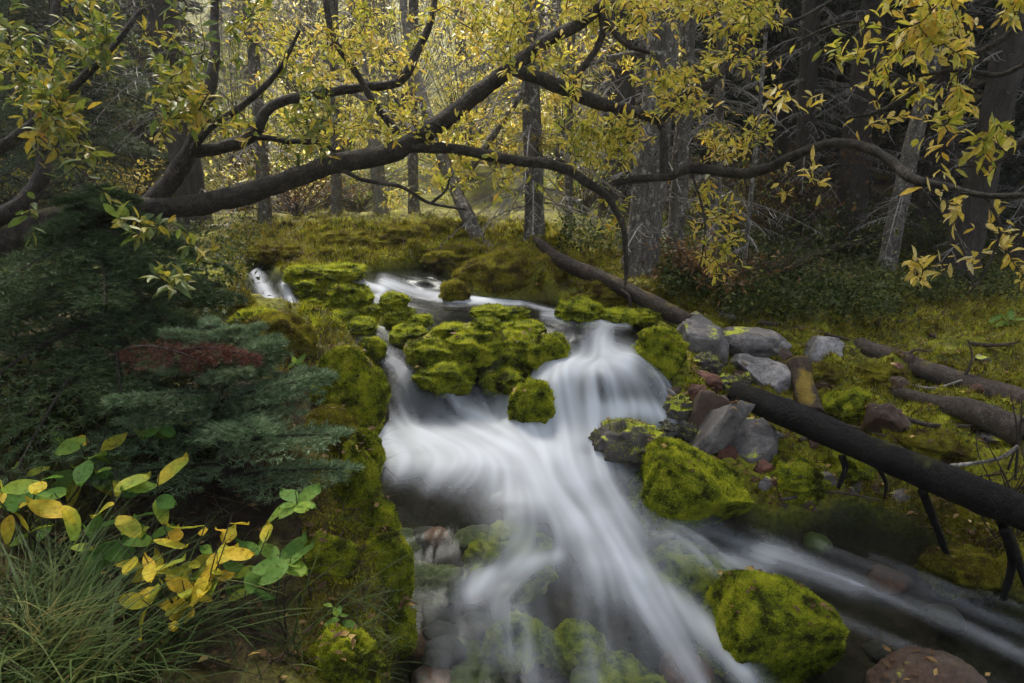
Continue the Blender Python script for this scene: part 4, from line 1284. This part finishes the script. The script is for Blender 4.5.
def conifer_meshes(key, H, r0, crown0, nb, blen, nside, sub, per, L, w, needm, barkm, seed, sag=.35, up=.1, dead=0, trunk_lean=0., needle=True, deadm=None):
    rng = np.random.default_rng(seed)
    zs = np.linspace(-.3, H, 22)
    cx = .06 * H * .1 * np.sin(zs * .7 + seed) + trunk_lean * zs
    pts = np.stack([cx, .03 * np.cos(zs + seed) * 1.0, zs], 1)
    rad = r0 * (np.maximum(1 - np.maximum(zs, 0) / H, .02) ** .8) * (1 + .35 * np.exp(-np.maximum(zs, 0) / (.9 * r0 + .05)))
    out = []
    mb = MB()
    p_, r_ = smooth_path(pts, rad, 4)
    tube(mb, p_, r_, 12, .16, 7)
    out.append(('trunk', mb.mesh(key + '_trunk', barkm)))
    wd, nd = MB(), MB()
    SA, SB = [], []
    for i in range(nb):
        f = (i + rng.random()) / nb
        z = crown0 + (H - crown0) * f ** .9
        l = blen * (1 - f) ** .75 * rng.uniform(.6, 1.15) + .05
        az = i * 2.4 + rng.normal() * .4
        b0 = np.array([np.interp(z, zs, cx), 0, z])
        ax, A, B = bough(b0, az, l, sag * rng.uniform(.6, 1.4), nside, sub, rng, up)
        tube(wd, ax, np.linspace(.012 * l + .003, .002, len(ax)), 4, cap=False)
        SA.append(A)
        SB.append(B)
    SA, SB = np.concatenate(SA), np.concatenate(SB)
    needles_on(nd, (SA, SB), per, L, w)
    out.append(('branches', wd.mesh(key + '_branches', barkm)))
    out.append(('foliage', nd.mesh(key + '_foliage', needm, False)))
    if dead:
        dm = MB()
        for i in range(dead):
            z = rng.uniform(.3, max(crown0 * 1.05, 1.))
            az = rng.random() * 6.28
            l = blen * rng.uniform(.15, .55)
            b0 = np.array([np.interp(z, zs, cx), 0, z])
            ax, A, B = bough(b0, az, l, rng.uniform(.3, .9), 6, 1, rng, .05, .35)
            tube(dm, ax, np.linspace(.008, .003, len(ax)), 3, cap=False)
            n = len(A)
            for a, b in zip(A[6:], B[6:]):
                tube(dm, np.array([a, (a + b) / 2 + [0, 0, -.02], b]), [.0045, .0035, .002], 3, cap=False)
        out.append(('dead_branches', dm.mesh(key + '_dead', deadm or m_dead, False)))
    return out


def plant_conifer(meshes, name, label, loc, rz=0, sc=1.0, group=None, cat='tree', lean=(0, 0)):
    t = thing(name, label, cat, loc, group)
    t.rotation_euler = (lean[0], lean[1], rz)
    t.scale = (sc,) * 3
    for nm, me in meshes:
        o = bpy.data.objects.new(nm, me)
        COL.objects.link(o)
        o.parent = t
    return t


def copy_tree(src, loc, rz, sc, label, group):
    t = src.copy()
    COL.objects.link(t)
    t.location = tuple(float(c) for c in loc)
    t.rotation_euler = (0, 0, rz)
    t.scale = (sc,) * 3
    t['label'] = label
    t['group'] = group
    for ch in src.children:
        c = ch.copy()
        COL.objects.link(c)
        c.parent = t
    return t


# far forest: four kinds of spruce copied over the slope
GRP = 'spruces of the forest behind the stream'
protos = []
for k in range(5):
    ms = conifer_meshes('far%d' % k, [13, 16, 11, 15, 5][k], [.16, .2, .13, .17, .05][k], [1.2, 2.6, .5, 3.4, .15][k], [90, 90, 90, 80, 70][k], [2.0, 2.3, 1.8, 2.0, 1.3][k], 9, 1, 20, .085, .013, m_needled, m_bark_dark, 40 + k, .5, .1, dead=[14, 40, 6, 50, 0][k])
    protos.append(ms)
FARL = 'dark spruce trunk with drooping boughs in the dim forest behind the stream'
placed = []
first = {}
rng = np.random.default_rng(77)
cnt = 0
tries = 0
while cnt < 230 and tries < 4000:
    tries += 1
    y = 7.5 + 30 * rng.random() ** 1.4
    x = rng.uniform(-.95, .95) * y * 1.05
    r = math.hypot(x * .8, y)
    if r < 9.5: continue
    if any((x - a) ** 2 + (y - b) ** 2 < (.8 + .03 * y) ** 2 for a, b in placed): continue
    px, py, _ = proj(np.array([[x, y, 2.]]))
    if 200 < px[0] < 610 and (y < 19 or rng.random() < .8): continue
    if 700 < px[0] < 860 and y < 11: continue
    placed.append((x, y))
    k = int(rng.choice([0, 1, 2, 3, 4, 4] if px[0] > 560 or px[0] < 260 else [0, 1, 3, 3, 1, 4]))
    z = float(gz(x, y)) - .05
    if k not in first:
        first[k] = plant_conifer(protos[k], 'spruce_tree', FARL, (x, y, z), rng.random() * 6.28, rng.uniform(.8, 1.2), GRP)
    else:
        copy_tree(first[k], (x, y, z), rng.random() * 6.28, rng.uniform(.8, 1.2), FARL, GRP)
    cnt += 1


# nearer trunks of the photograph, each its own
def near_spruce(label, px, py, hw, H, crown0, barkm, seed, dead=30, lean=(0, 0), blen=1.8, deadm=None, d=None, name='spruce_tree', needm=None, nb=60):
    q, dd_ = cast(px, py)
    q, dd_ = (q[0], dd_[0]) if d is None else (P(px, py, d), d)
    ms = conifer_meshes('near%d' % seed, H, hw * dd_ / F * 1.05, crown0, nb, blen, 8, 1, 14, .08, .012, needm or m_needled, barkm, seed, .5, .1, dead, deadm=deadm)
    return plant_conifer(ms, name, label, q, 0, 1, None, 'tree', lean)


near_spruce('stout grey spruce trunk standing behind the rotten fallen trunk', 641, 276, 15.5, 15, 4.2, m_bark_grey, 201, 34)
near_spruce('slimmer grey spruce trunk just right of the stout one', 667, 264, 8, 12, 4.0, m_bark_grey, 202, 40)
near_spruce('spruce with a pale skirt of dead twigs on the far bank above the stream', 527, 242, 9, 12, 6, m_bark_grey, 203, 170, blen=2.0, nb=26)
near_spruce('pale aspen trunk far back in the middle', 381, 214, 6.5, 14, 6.0, m_bark_pale, 204, 4, name='aspen_tree')
near_spruce('thin grey trunk between the dead-twigged spruce and the stout one', 573, 234, 4, 10, 4.5, m_bark_grey, 205, 14)
near_spruce('grey leaning trunk under the right-hand leaves', 892, 281, 8, 13, 4.6, m_bark_grey, 206, 14, lean=(0, .055))
near_spruce('broad dark trunk behind the hanging leaves at the right', 962, 285, 14, 17, 4.4, m_bark_dark, 207, 24)
near_spruce('bare pole-thin sapling right of the hanging yellow sprig', 739, 303, 2.4, 4.6, 3.6, m_bark_grey, 208, 10, nb=8, blen=.5)
near_spruce('thin grey trunk with bare twigs behind the hanging yellow sprig', 704, 273, 5, 10, 4.2, m_bark_grey, 209, 60)
near_spruce('dark spruce trunk rising behind the arching willow at the left', 194, 226, 13, 14, 3.4, m_bark_dark, 210, 40)
near_spruce('wide dim trunk in the shade left of the leaning trunk', 852, 252, 13, 16, 4.2, m_bark_dark, 211, 50)
near_spruce('slender grey trunk beside the pale aspen', 420, 212, 5, 12, 7.5, m_bark_grey, 212, 30, nb=22)
near_spruce('narrow trunk left of the pale aspen behind the willow limb', 340, 214, 5, 12, 7.5, m_bark_grey, 213, 30, nb=22)
near_spruce('grey trunk with a fan of dead twigs behind the willow fork', 262, 224, 6, 12, 6, m_bark_grey, 214, 110, blen=2.0, nb=26)
near_spruce('dark trunk at the far right edge of the forest', 1015, 272, 12, 14, 3.2, m_bark_dark, 215, 30)
near_spruce('dark trunk deep in the shade between sapling and dim trunk', 795, 250, 9, 14, 3.2, m_bark_dark, 216, 60)

for i, (x, y, sc) in enumerate([(8.2, 7.2, 1.0), (7.0, 9.5, .9), (9.5, 4.6, .9), (-3.6, .3, .8), (-3.0, -1.8, .9), (-4.6, 2.4, .9), (-1.2, -4.2, .9), (1.6, -5.2, .9), (-6.4, .4, 1.), (4.6, -6, 1.), (-5.6, 5.0, .9)]):  # unseen spruces beside and behind the camera, added to cut light
    copy_tree(first[[0, 1, 3][i % 3]], (x, y, float(gz(x, y))), i * 2., sc, FARL, GRP)
# left bank conifers
q, d = cast(126, 402)
ms = conifer_meshes('leftspruce', .82, .03, .2, 44, .8, 12, 3, 11, .026, .0042, m_needle, m_bark_dark, 301, .45, .1)
plant_conifer(ms, 'spruce_tree', 'dark green spruce with bare lower trunk on the left bank under the willow', q[0])
q, d = cast(85, 222)
ms = conifer_meshes('leftspruce2', 6.5, .07, .6, 84, 1.5, 12, 3, 10, .045, .008, m_needle, m_bark_dark, 302, .45, .1)
plant_conifer(ms, 'spruce_tree', 'shaded dark spruce behind the willow trunk at the left', q[0])
q = P(225, 470, 2.25)
q[2] = gz(q[0], q[1])
ms = conifer_meshes('youngspruce', .60, .014, .04, 28, .54, 12, 3, 15, .025, .0036, m_needleb, m_bark_dark, 303, .2, .35)
plant_conifer(ms, 'young_spruce', 'young blue-green spruce spreading over the left bank', q)
for i, (px, py, dd_, az, ln, lb) in enumerate([(150, 348, 1.95, -.3, .30, 'rust-red dead spruce bough beside the dark lower trunk'), (205, 350, 1.95, -.1, .24, 'rust-red dead spruce bough nearest the stream')]):
    rg = np.random.default_rng(i + 3)
    loc = P(px - 25, py + 2, dd_)
    ax, A, B = bough(np.zeros(3), az, ln, .55, 9, 3, rg, .35, .6)
    t = thing('dead_bough', lb, 'branch', loc)
    mb = MB()
    tube(mb, ax + loc, np.linspace(.006, .002, len(ax)), 5)
    mb.build('stem', m_twig, t)
    mb = MB()
    needles_on(mb, (A + loc, B + loc), 9, .02, .0024, 1.2)
    mb.build('foliage', m_needler, t, False)


# ------------------------------------------------------------------ leafy plants
def plant(label, px, py, n, L, mat, h=.12, d=None, seed=0, group=None, wr=.48, name='leafy_plant', spread=1.0, lift=0.0, ros=False):
    rg = np.random.default_rng(500 + seed)
    q, dd_ = cast(px, py)
    q = q[0] if d is None else P(px, py, d)
    q = q.copy()
    g0 = min(gz(q[0], q[1]), q[2])
    t = thing(name, label, 'plant', (q[0], q[1], g0), group)
    st, lf = MB(), MB()
    base = np.array([q[0], q[1], g0 - .01])
    pos, dr, nr, ll = [], [], [], []
    top = q + np.array([0, 0, lift])
    stems = max(1, n // 5)
    for s in range(stems):
        tip = top + np.array([rg.normal() * .05 * spread, rg.normal() * .05 * spread, h * rg.uniform(.6, 1.1)])
        p_, r_ = smooth_path([base, (base + tip) / 2 + rg.normal(size=3) * .015, tip], [.003, .0025, .0012], 5)
        tube(st, p_, r_, 5, cap=False)
        k = n // stems
        for j in range(k):
            az = j * 2.4 + rg.random()
            f = rg.uniform(.9, 1) if ros else rg.uniform(.5, 1)
            i = int(f * (len(p_) - 1))
            pos.append(p_[i])
            dr.append([math.cos(az), math.sin(az), rg.uniform(-.1, .5) if ros else rg.uniform(-.7, .6)])
            nr.append([rg.normal() * .4, rg.normal() * .4 - .35, 1])
            ll.append(L * rg.uniform(.6, 1.15))
    pos, dr, nr, ll = map(np.array, (pos, dr, nr, ll))
    leaves(lf, pos, dr, nr, ll, ll * wr, 'broad', .3)
    st.build('stem', m_twig, t)
    lf.build('foliage', mat, t)
    return t


plant('bright yellow plant with curled leaves in the lower left', 188, 556, 44, .078, m_planty, .07, seed=1, d=1.62, spread=1.9)
plant('yellow leaf cluster at the front of the bright plants', 192, 600, 16, .07, m_planty, .05, seed=13, d=1.58, spread=1.3)
plant('green shoot with one yellow leaf right of the bright yellow plant', 228, 548, 14, .075, m_plant, .05, seed=14, d=1.68)
plant('fresh green rosette with yellow lower leaves beside the mossy bank', 280, 566, 11, .10, m_plantg, .05, seed=2, d=1.7, ros=True)
plant('pale green rosette growing through the young spruce', 303, 492, 9, .085, m_plantg, .05, seed=3, d=1.85, ros=True)
plant('dark green leafed shoot with tattered leaves left of the yellow plant', 125, 500, 24, .10, m_plant, .08, seed=4, d=1.68, spread=1.5)
plant('yellowing ragged plant at the left edge', 25, 455, 18, .09, m_plant, .05, seed=5, d=1.8, spread=3)
plant('green broad-leafed plant behind the ragged yellowing one', 85, 440, 26, .10, m_plant, .06, seed=6, d=1.95, spread=2.4)
plant('dark green leafy stem at the left edge above the sedge', 60, 490, 16, .07, m_plant, .06, seed=15, d=1.75, spread=2)
plant('low green seedling with a single yellow leaf at the lower bank edge', 330, 600, 6, .045, m_plantg, .03, seed=12, d=1.85)
plant('small green sprig on the mossy knoll', 288, 372, 6, .06, m_plantg, .02, seed=7)
plant('pale low plant with strappy leaves below the leaning trunk', 862, 300, 26, .13, m_leaf_g, .08, seed=8, wr=.25, spread=3)
plant('bright leafy plant at the foot of the leaning trunk', 905, 288, 26, .14, m_leaf_g, .15, seed=9, wr=.35, spread=3.5)
plant('greyish leaf clump at the far right edge', 1003, 322, 10, .1, m_plantg, .04, seed=10, spread=1)
plant('yellow sprig on the bank where the willow limb crosses', 185, 300, 10, .07, m_leaf_g, .08, seed=11)


def shrub(label, px, py, w, h, n, L, mat, seed, d=None, name='shrub', group=None):
    rg = np.random.default_rng(900 + seed)
    q, dd_ = cast(px, py)
    q = q[0] if d is None else P(px, py, d)
    q = np.array([q[0], q[1], gz(q[0], q[1])])
    t = thing(name, label, 'bush', q, group)
    st, lf = MB(), MB()
    pos, dr = [], []
    for s in range(n):
        tip = q + np.array([rg.normal() * w * .5, rg.normal() * w * .5, h * rg.uniform(.3, 1.1)])
        p_, r_ = smooth_path([q + rg.normal(size=3) * .04 * np.array([1, 1, 0]), q * .5 + tip * .5 + rg.normal(size=3) * .06 * w + np.array([0, 0, .1 * h]), tip], [.008, .005, .0015], 5)
        tube(st, p_, r_, 4, cap=False)
        k = 24
        i = rg.integers(3, len(p_), k)
        pos.append(p_[i] + rg.normal(size=(k, 3)) * .05)
        dr.append(rg.normal(size=(k, 3)) + [0, 0, -.2])
    pos, dr = np.concatenate(pos), np.concatenate(dr)
    ll = L * (.6 + .7 * R.random(len(pos)))
    leaves(lf, pos, dr, unit(R.normal(size=(len(pos), 3)) * .6 + [0, 0, 1]), ll, ll * .45, True)
    st.build('stems', m_twig, t)
    lf.build('foliage', mat, t)
    return t


shrub('glowing yellow bush low behind the willow fork at the left', 130, 206, 1.0, .55, 40, .06, m_leaf_y, 1)
shrub('golden bush at the left edge between dark trunks', 15, 205, .9, .6, 34, .06, m_leaf_y, 2)
shrub('soft yellow-green bush beneath the arching limb', 335, 208, 1.5, 1.0, 60, .06, m_leaf_g, 3)
shrub('yellow-green bush beside the dark trunk behind the willow', 235, 208, 1.1, .9, 44, .06, m_leaf_y, 4)
shrub('rusty brown thicket in the shade behind the thin sapling', 775, 248, 1.3, 1.2, 60, .06, m_rust, 5)
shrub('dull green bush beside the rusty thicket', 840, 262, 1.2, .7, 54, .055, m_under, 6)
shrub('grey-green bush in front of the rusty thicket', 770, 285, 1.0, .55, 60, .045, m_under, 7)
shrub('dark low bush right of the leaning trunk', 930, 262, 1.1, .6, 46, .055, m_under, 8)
shrub('brown-orange low bush at the root of the stout trunk', 690, 290, .7, .3, 44, .045, m_rust, 9)
shrub('dark thicket left of the pale aspen trunk', 300, 218, 1.2, .7, 40, .05, m_rust, 10)
for i, (a, b, d_, w_, h_, n_, lb) in enumerate([(340, 206, 11.5, 1.8, 3.6, 110, 'added pale yellow young tree far back behind the willow limb'), (470, 208, 12.5, 2.0, 4.0, 120, 'yellow young tree added for misty glow behind the leaning willow'),
    (245, 208, 10.5, 1.6, 3.2, 90, 'added yellow-green young tree behind the dead-twig fan'), (560, 214, 12.0, 1.6, 3.6, 90, 'added yellow young tree far behind the pale skirted spruce'), (410, 206, 16.0, 2.6, 5.0, 130, 'added distant yellow tree above the pale aspen'),
    (150, 210, 11.0, 1.8, 3.4, 80, 'added dull yellow young tree behind the left spruces'), (300, 206, 17., 2.6, 5.0, 120, 'added distant yellow-green tree left of the pale aspen')]):
    q_ = P(a, b, d_)
    shrub(lb, a, b, w_, h_, n_, .075, [m_leaf_far, m_leaf_g][i % 3 == 2], 30 + i, d=d_, name='young_tree')  # pale trees added to brighten the misty middle background
rg_ = np.random.default_rng(8)
for i in range(16):  # bushes added to lighten the far slope
    d_ = rg_.uniform(8.5, 19)
    px_ = rg_.uniform(215, 600)
    shrub('low pale yellow bush added to brighten the slope behind the far bank', px_, 205, 1.4, rg_.uniform(.6, 1.5), 46, .065, [m_leaf_far, m_leaf_g, m_leaf_far][i % 3], 60 + i, d=d_, group='low bushes on the slope behind the far bank')
shrub('dim yellow bush deep between the right trunks', 725, 232, 1.6, 1.0, 50, .06, m_leaf_g, 11)

# ------------------------------------------------------------------ ground cover
def scatter(regions):
    out = []
    for (x0, y0, x1, y1, n) in regions:
        px = x0 + (x1 - x0) * R.random(n)
        py = y0 + (y1 - y0) * R.random(n)
        q, d = cast(px, py, ZT)
        sd_ = sdist(q[:, 0], q[:, 1])
        ok = (d < 25) & ((sd_ < -.01) | ((sd_ < .12) & (q[:, 2] > zwater0(q[:, 0], q[:, 1]) + .012)))
        out.append(np.concatenate([q[ok], d[ok, None]], 1))
    a = np.concatenate(out)
    a[:, 2] = gz(a[:, 0], a[:, 1])
    return a[:, :3], a[:, 3]


pos, d = scatter([(230, 225, 560, 300, 16000), (240, 300, 400, 440, 9000), (300, 440, 410, 683, 9000), (680, 300, 1024, 560, 26000), (540, 240, 700, 320, 6000), (900, 520, 1024, 620, 4000)])
n = len(pos)
keepm = fbm(pos * 3.3, 3) > .38
pos, d = pos[keepm], d[keepm]
n = len(pos)
mb = MB()
dr = unit(np.array([0, 0, 1.]) + R.normal(size=(n, 3)) * .5)
blades(mb, pos, dr, 5.5 * d / F * (.5 + R.random(n)), 1.2 * d / F)
o = mb.build('moss_carpet', m_mossbrown, None, False)
tag(o, kind='stuff', label='short golden green moss covering the stream banks', cat='moss')

pos, d = scatter([(395, 318, 570, 400, 14000), (300, 280, 400, 330, 5000), (330, 420, 410, 683, 9000), (640, 380, 720, 440, 3000), (760, 400, 1024, 500, 5000), (300, 222, 560, 285, 9000), (760, 300, 1024, 400, 3500)])
keepm = fbm(pos * 5.3, 3) > .45
pos, d = pos[keepm], d[keepm]
n = len(pos)
mb = MB()
blades(mb, pos, unit(np.array([0, 0, 1.]) + R.normal(size=(n, 3)) * .6), 4.5 * d / F * (.5 + R.random(n)), 1.1 * d / F)
o = mb.build('moss_cushions', m_moss, None, False)
tag(o, kind='stuff', label='bright green moss between the stream stones', cat='moss')

# long sedge on the near left bank
pos, d = scatter([(-30, 600, 160, 683, 260), (-60, 640, 140, 720, 320), (0, 470, 130, 600, 150), (0, 660, 150, 760, 260), (150, 600, 330, 683, 80), (0, 420, 100, 470, 40)])
n = len(pos)
mb = MB()
tuft = R.random(n) * 6.28
long_blades(mb, pos, np.floor(pos[:, 0] * 9) * 2.3 + np.floor(pos[:, 1] * 9) * 1.7 + R.normal(size=n) * .7, (.10 + .26 * R.random(n) ** 1.5), (.0025 + .006 * R.random(n) ** 2), .35 + .7 * R.random(n), .5 + .5 * R.random(n))
pos2, d2 = scatter([(335, 400, 405, 683, 420), (250, 320, 350, 420, 260)])
n2_ = len(pos2)
long_blades(mb, pos2, R.normal(size=n2_) * .8, .05 + .10 * R.random(n2_), .0018 + .0025 * R.random(n2_), .5 + .6 * R.random(n2_), .7 + .5 * R.random(n2_))
o = mb.build('sedge', m_grass, None)
tag(o, kind='stuff', label='long drooping dark green sedge on the near left bank', cat='grass')

# hanging autumn grass on the far bank and the right floor
pos, d = scatter([(290, 212, 560, 285, 3200), (540, 225, 640, 262, 900), (740, 255, 1024, 345, 1700), (640, 270, 760, 320, 800), (200, 215, 330, 260, 1500)])
n = len(pos)
mb = MB()
ln = (.05 + .10 * R.random(n) ** 1.5)
long_blades(mb, pos, R.normal(size=n) * 1.2 - 1.4, ln, .003 + .003 * R.random(n), .3 + .5 * R.random(n), .5 + .5 * R.random(n))
o = mb.build('grass', m_grassb, None)
tag(o, kind='stuff', label='tufted ochre and olive grass on the far bank and forest floor', cat='grass')

# fallen leaves
rt = np.concatenate(ROCKTOPS)
pos, d = scatter([(0, 300, 420, 683, 620), (230, 215, 560, 300, 900), (640, 290, 1024, 560, 2400), (560, 220, 1024, 300, 2600), (0, 200, 250, 260, 500)])
pos = np.concatenate([pos, rt])
d = np.concatenate([d, (rt - CAM) @ FW])
n = len(pos)
mb = MB()
az = R.random(n) * 6.28
ll = (.022 + .03 * R.random(n)) * (.7 + .06 * d)
leaves(mb, pos + np.array([0, 0, .012]), np.stack([np.cos(az), np.sin(az), R.normal(size=n) * .2], 1), unit(R.normal(size=(n, 3)) * .3 + [0, 0, 1]), ll, ll * .5, True)
o = mb.build('leaf_litter', m_litter, None)
tag(o, kind='stuff', label='fallen tan and yellow leaves strewn over the banks', cat='leaves')

# dead twigs
pos, d = scatter([(0, 480, 400, 683, 260), (230, 215, 560, 300, 420), (560, 230, 760, 320, 260), (680, 330, 1024, 560, 330), (740, 240, 1024, 330, 320), (0, 215, 260, 330, 200)])
mb = MB()
for p, dd_ in zip(pos, d):
    az, l, up_ = R.random() * 6.28, R.uniform(.05, .16) * (.8 + .08 * dd_), R.uniform(0, .9)
    h = np.array([math.cos(az), math.sin(az), up_ * .8])
    b = p + h * l * .5 + R.normal(size=3) * .015 + [0, 0, .02]
    c = p + h * l + R.normal(size=3) * .02 + [0, 0, .01 - .3 * l * up_]
    tube(mb, np.array([p, b, c]), [.0018 + .0003 * dd_, .0014 + .0002 * dd_, .0006], 3, cap=False)
o = mb.build('dead_twigs', m_deadtwig, None)
tag(o, kind='stuff', label='dead brown twigs and stems littering the banks', cat='twigs')

# small-leaved undergrowth in the shade
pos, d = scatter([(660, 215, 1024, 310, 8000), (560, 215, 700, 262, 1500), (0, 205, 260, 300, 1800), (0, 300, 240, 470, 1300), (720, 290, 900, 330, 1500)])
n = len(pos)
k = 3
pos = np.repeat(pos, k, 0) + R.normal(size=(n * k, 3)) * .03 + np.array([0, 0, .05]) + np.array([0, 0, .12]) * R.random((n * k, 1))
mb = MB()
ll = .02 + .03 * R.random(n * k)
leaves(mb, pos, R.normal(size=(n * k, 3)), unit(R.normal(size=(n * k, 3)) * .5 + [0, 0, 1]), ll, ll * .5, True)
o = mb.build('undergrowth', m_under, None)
tag(o, kind='stuff', label='dim small-leaved undergrowth on the forest floor', cat='undergrowth')

# ------------------------------------------------------------------ air
hm = bpy.data.materials.new('hazy_air')
hm.use_nodes = True
hn = hm.node_tree
for n_ in list(hn.nodes): hn.nodes.remove(n_)
ho = hn.nodes.new('ShaderNodeOutputMaterial')
hv = hn.nodes.new('ShaderNodeVolumePrincipled')
hv.inputs['Color'].default_value = (.93, .92, .86, 1)
hv.inputs['Density'].default_value = .0020
hv.inputs['Anisotropy'].default_value = .45
hn.links.new(hv.outputs[0], ho.inputs['Volume'])
x0, x1, y0, y1, z0, z1 = -50., 50., -30., 58., float(ZT.min()) - 1., 42.
mb = MB()
mb.add([(x, y, z) for x in (x0, x1) for y in (y0, y1) for z in (z0, z1)], None, [[0, 1, 3, 2], [4, 6, 7, 5], [0, 4, 5, 1], [2, 3, 7, 6], [0, 2, 6, 4], [1, 5, 7, 3]])
tag(mb.build('haze', hm, None, False), kind='stuff')

# ------------------------------------------------------------------ light, sky, camera
AZ, EL = math.radians(-16), math.radians(60)      # the brightest part of the sky: right of the view, beyond the stream
w = bpy.data.worlds.new('World')
C.world = w
w.use_nodes = True
nt = w.node_tree
sky = nt.nodes.new('ShaderNodeTexSky')
sky.sky_type = 'NISHITA'
sky.sun_disc = False
sky.sun_elevation = EL
sky.sun_rotation = AZ
sky.air_density = 1.0
sky.dust_density = 3.0
bg = nt.nodes['Background']
nt.links.new(sky.outputs[0], bg.inputs[0])
hs = nt.nodes.new('ShaderNodeHueSaturation')
hs.inputs['Saturation'].default_value = .45
nt.links.new(sky.outputs[0], hs.inputs['Color'])
nt.links.new(hs.outputs[0], bg.inputs[0])
bg.inputs[1].default_value = .055
sl = bpy.data.lights.new('sun', 'SUN')
sl.energy = 1.5
sl.angle = math.radians(14)
sl.color = (1, .93, .80)
so = bpy.data.objects.new('sun', sl)
COL.objects.link(so)
sd = Vector((math.sin(AZ) * math.cos(EL), math.cos(AZ) * math.cos(EL), math.sin(EL)))
so.rotation_euler = (-sd).to_track_quat('-Z', 'Y').to_euler()

cd = bpy.data.cameras.new('camera')
cd.sensor_width = 36
cd.lens = F / 1024 * 36
cd.clip_start = .05
cd.clip_end = 500
co = bpy.data.objects.new('camera', cd)
COL.objects.link(co)
co.location = tuple(CAM)
co.rotation_euler = (math.pi / 2 - PITCH, 0, 0)
C.camera = co
C.view_settings.view_transform = 'Standard'
C.view_settings.look = 'None'
C.view_settings.gamma = 1
C.view_settings.exposure = 3.2
C.render.engine = 'CYCLES'
C.cycles.use_denoising = True
C.cycles.max_bounces = 6
C.cycles.transparent_max_bounces = 8
C.cycles.diffuse_bounces = 3
C.cycles.glossy_bounces = 3
C.cycles.use_adaptive_sampling = True
C.cycles.adaptive_threshold = .02
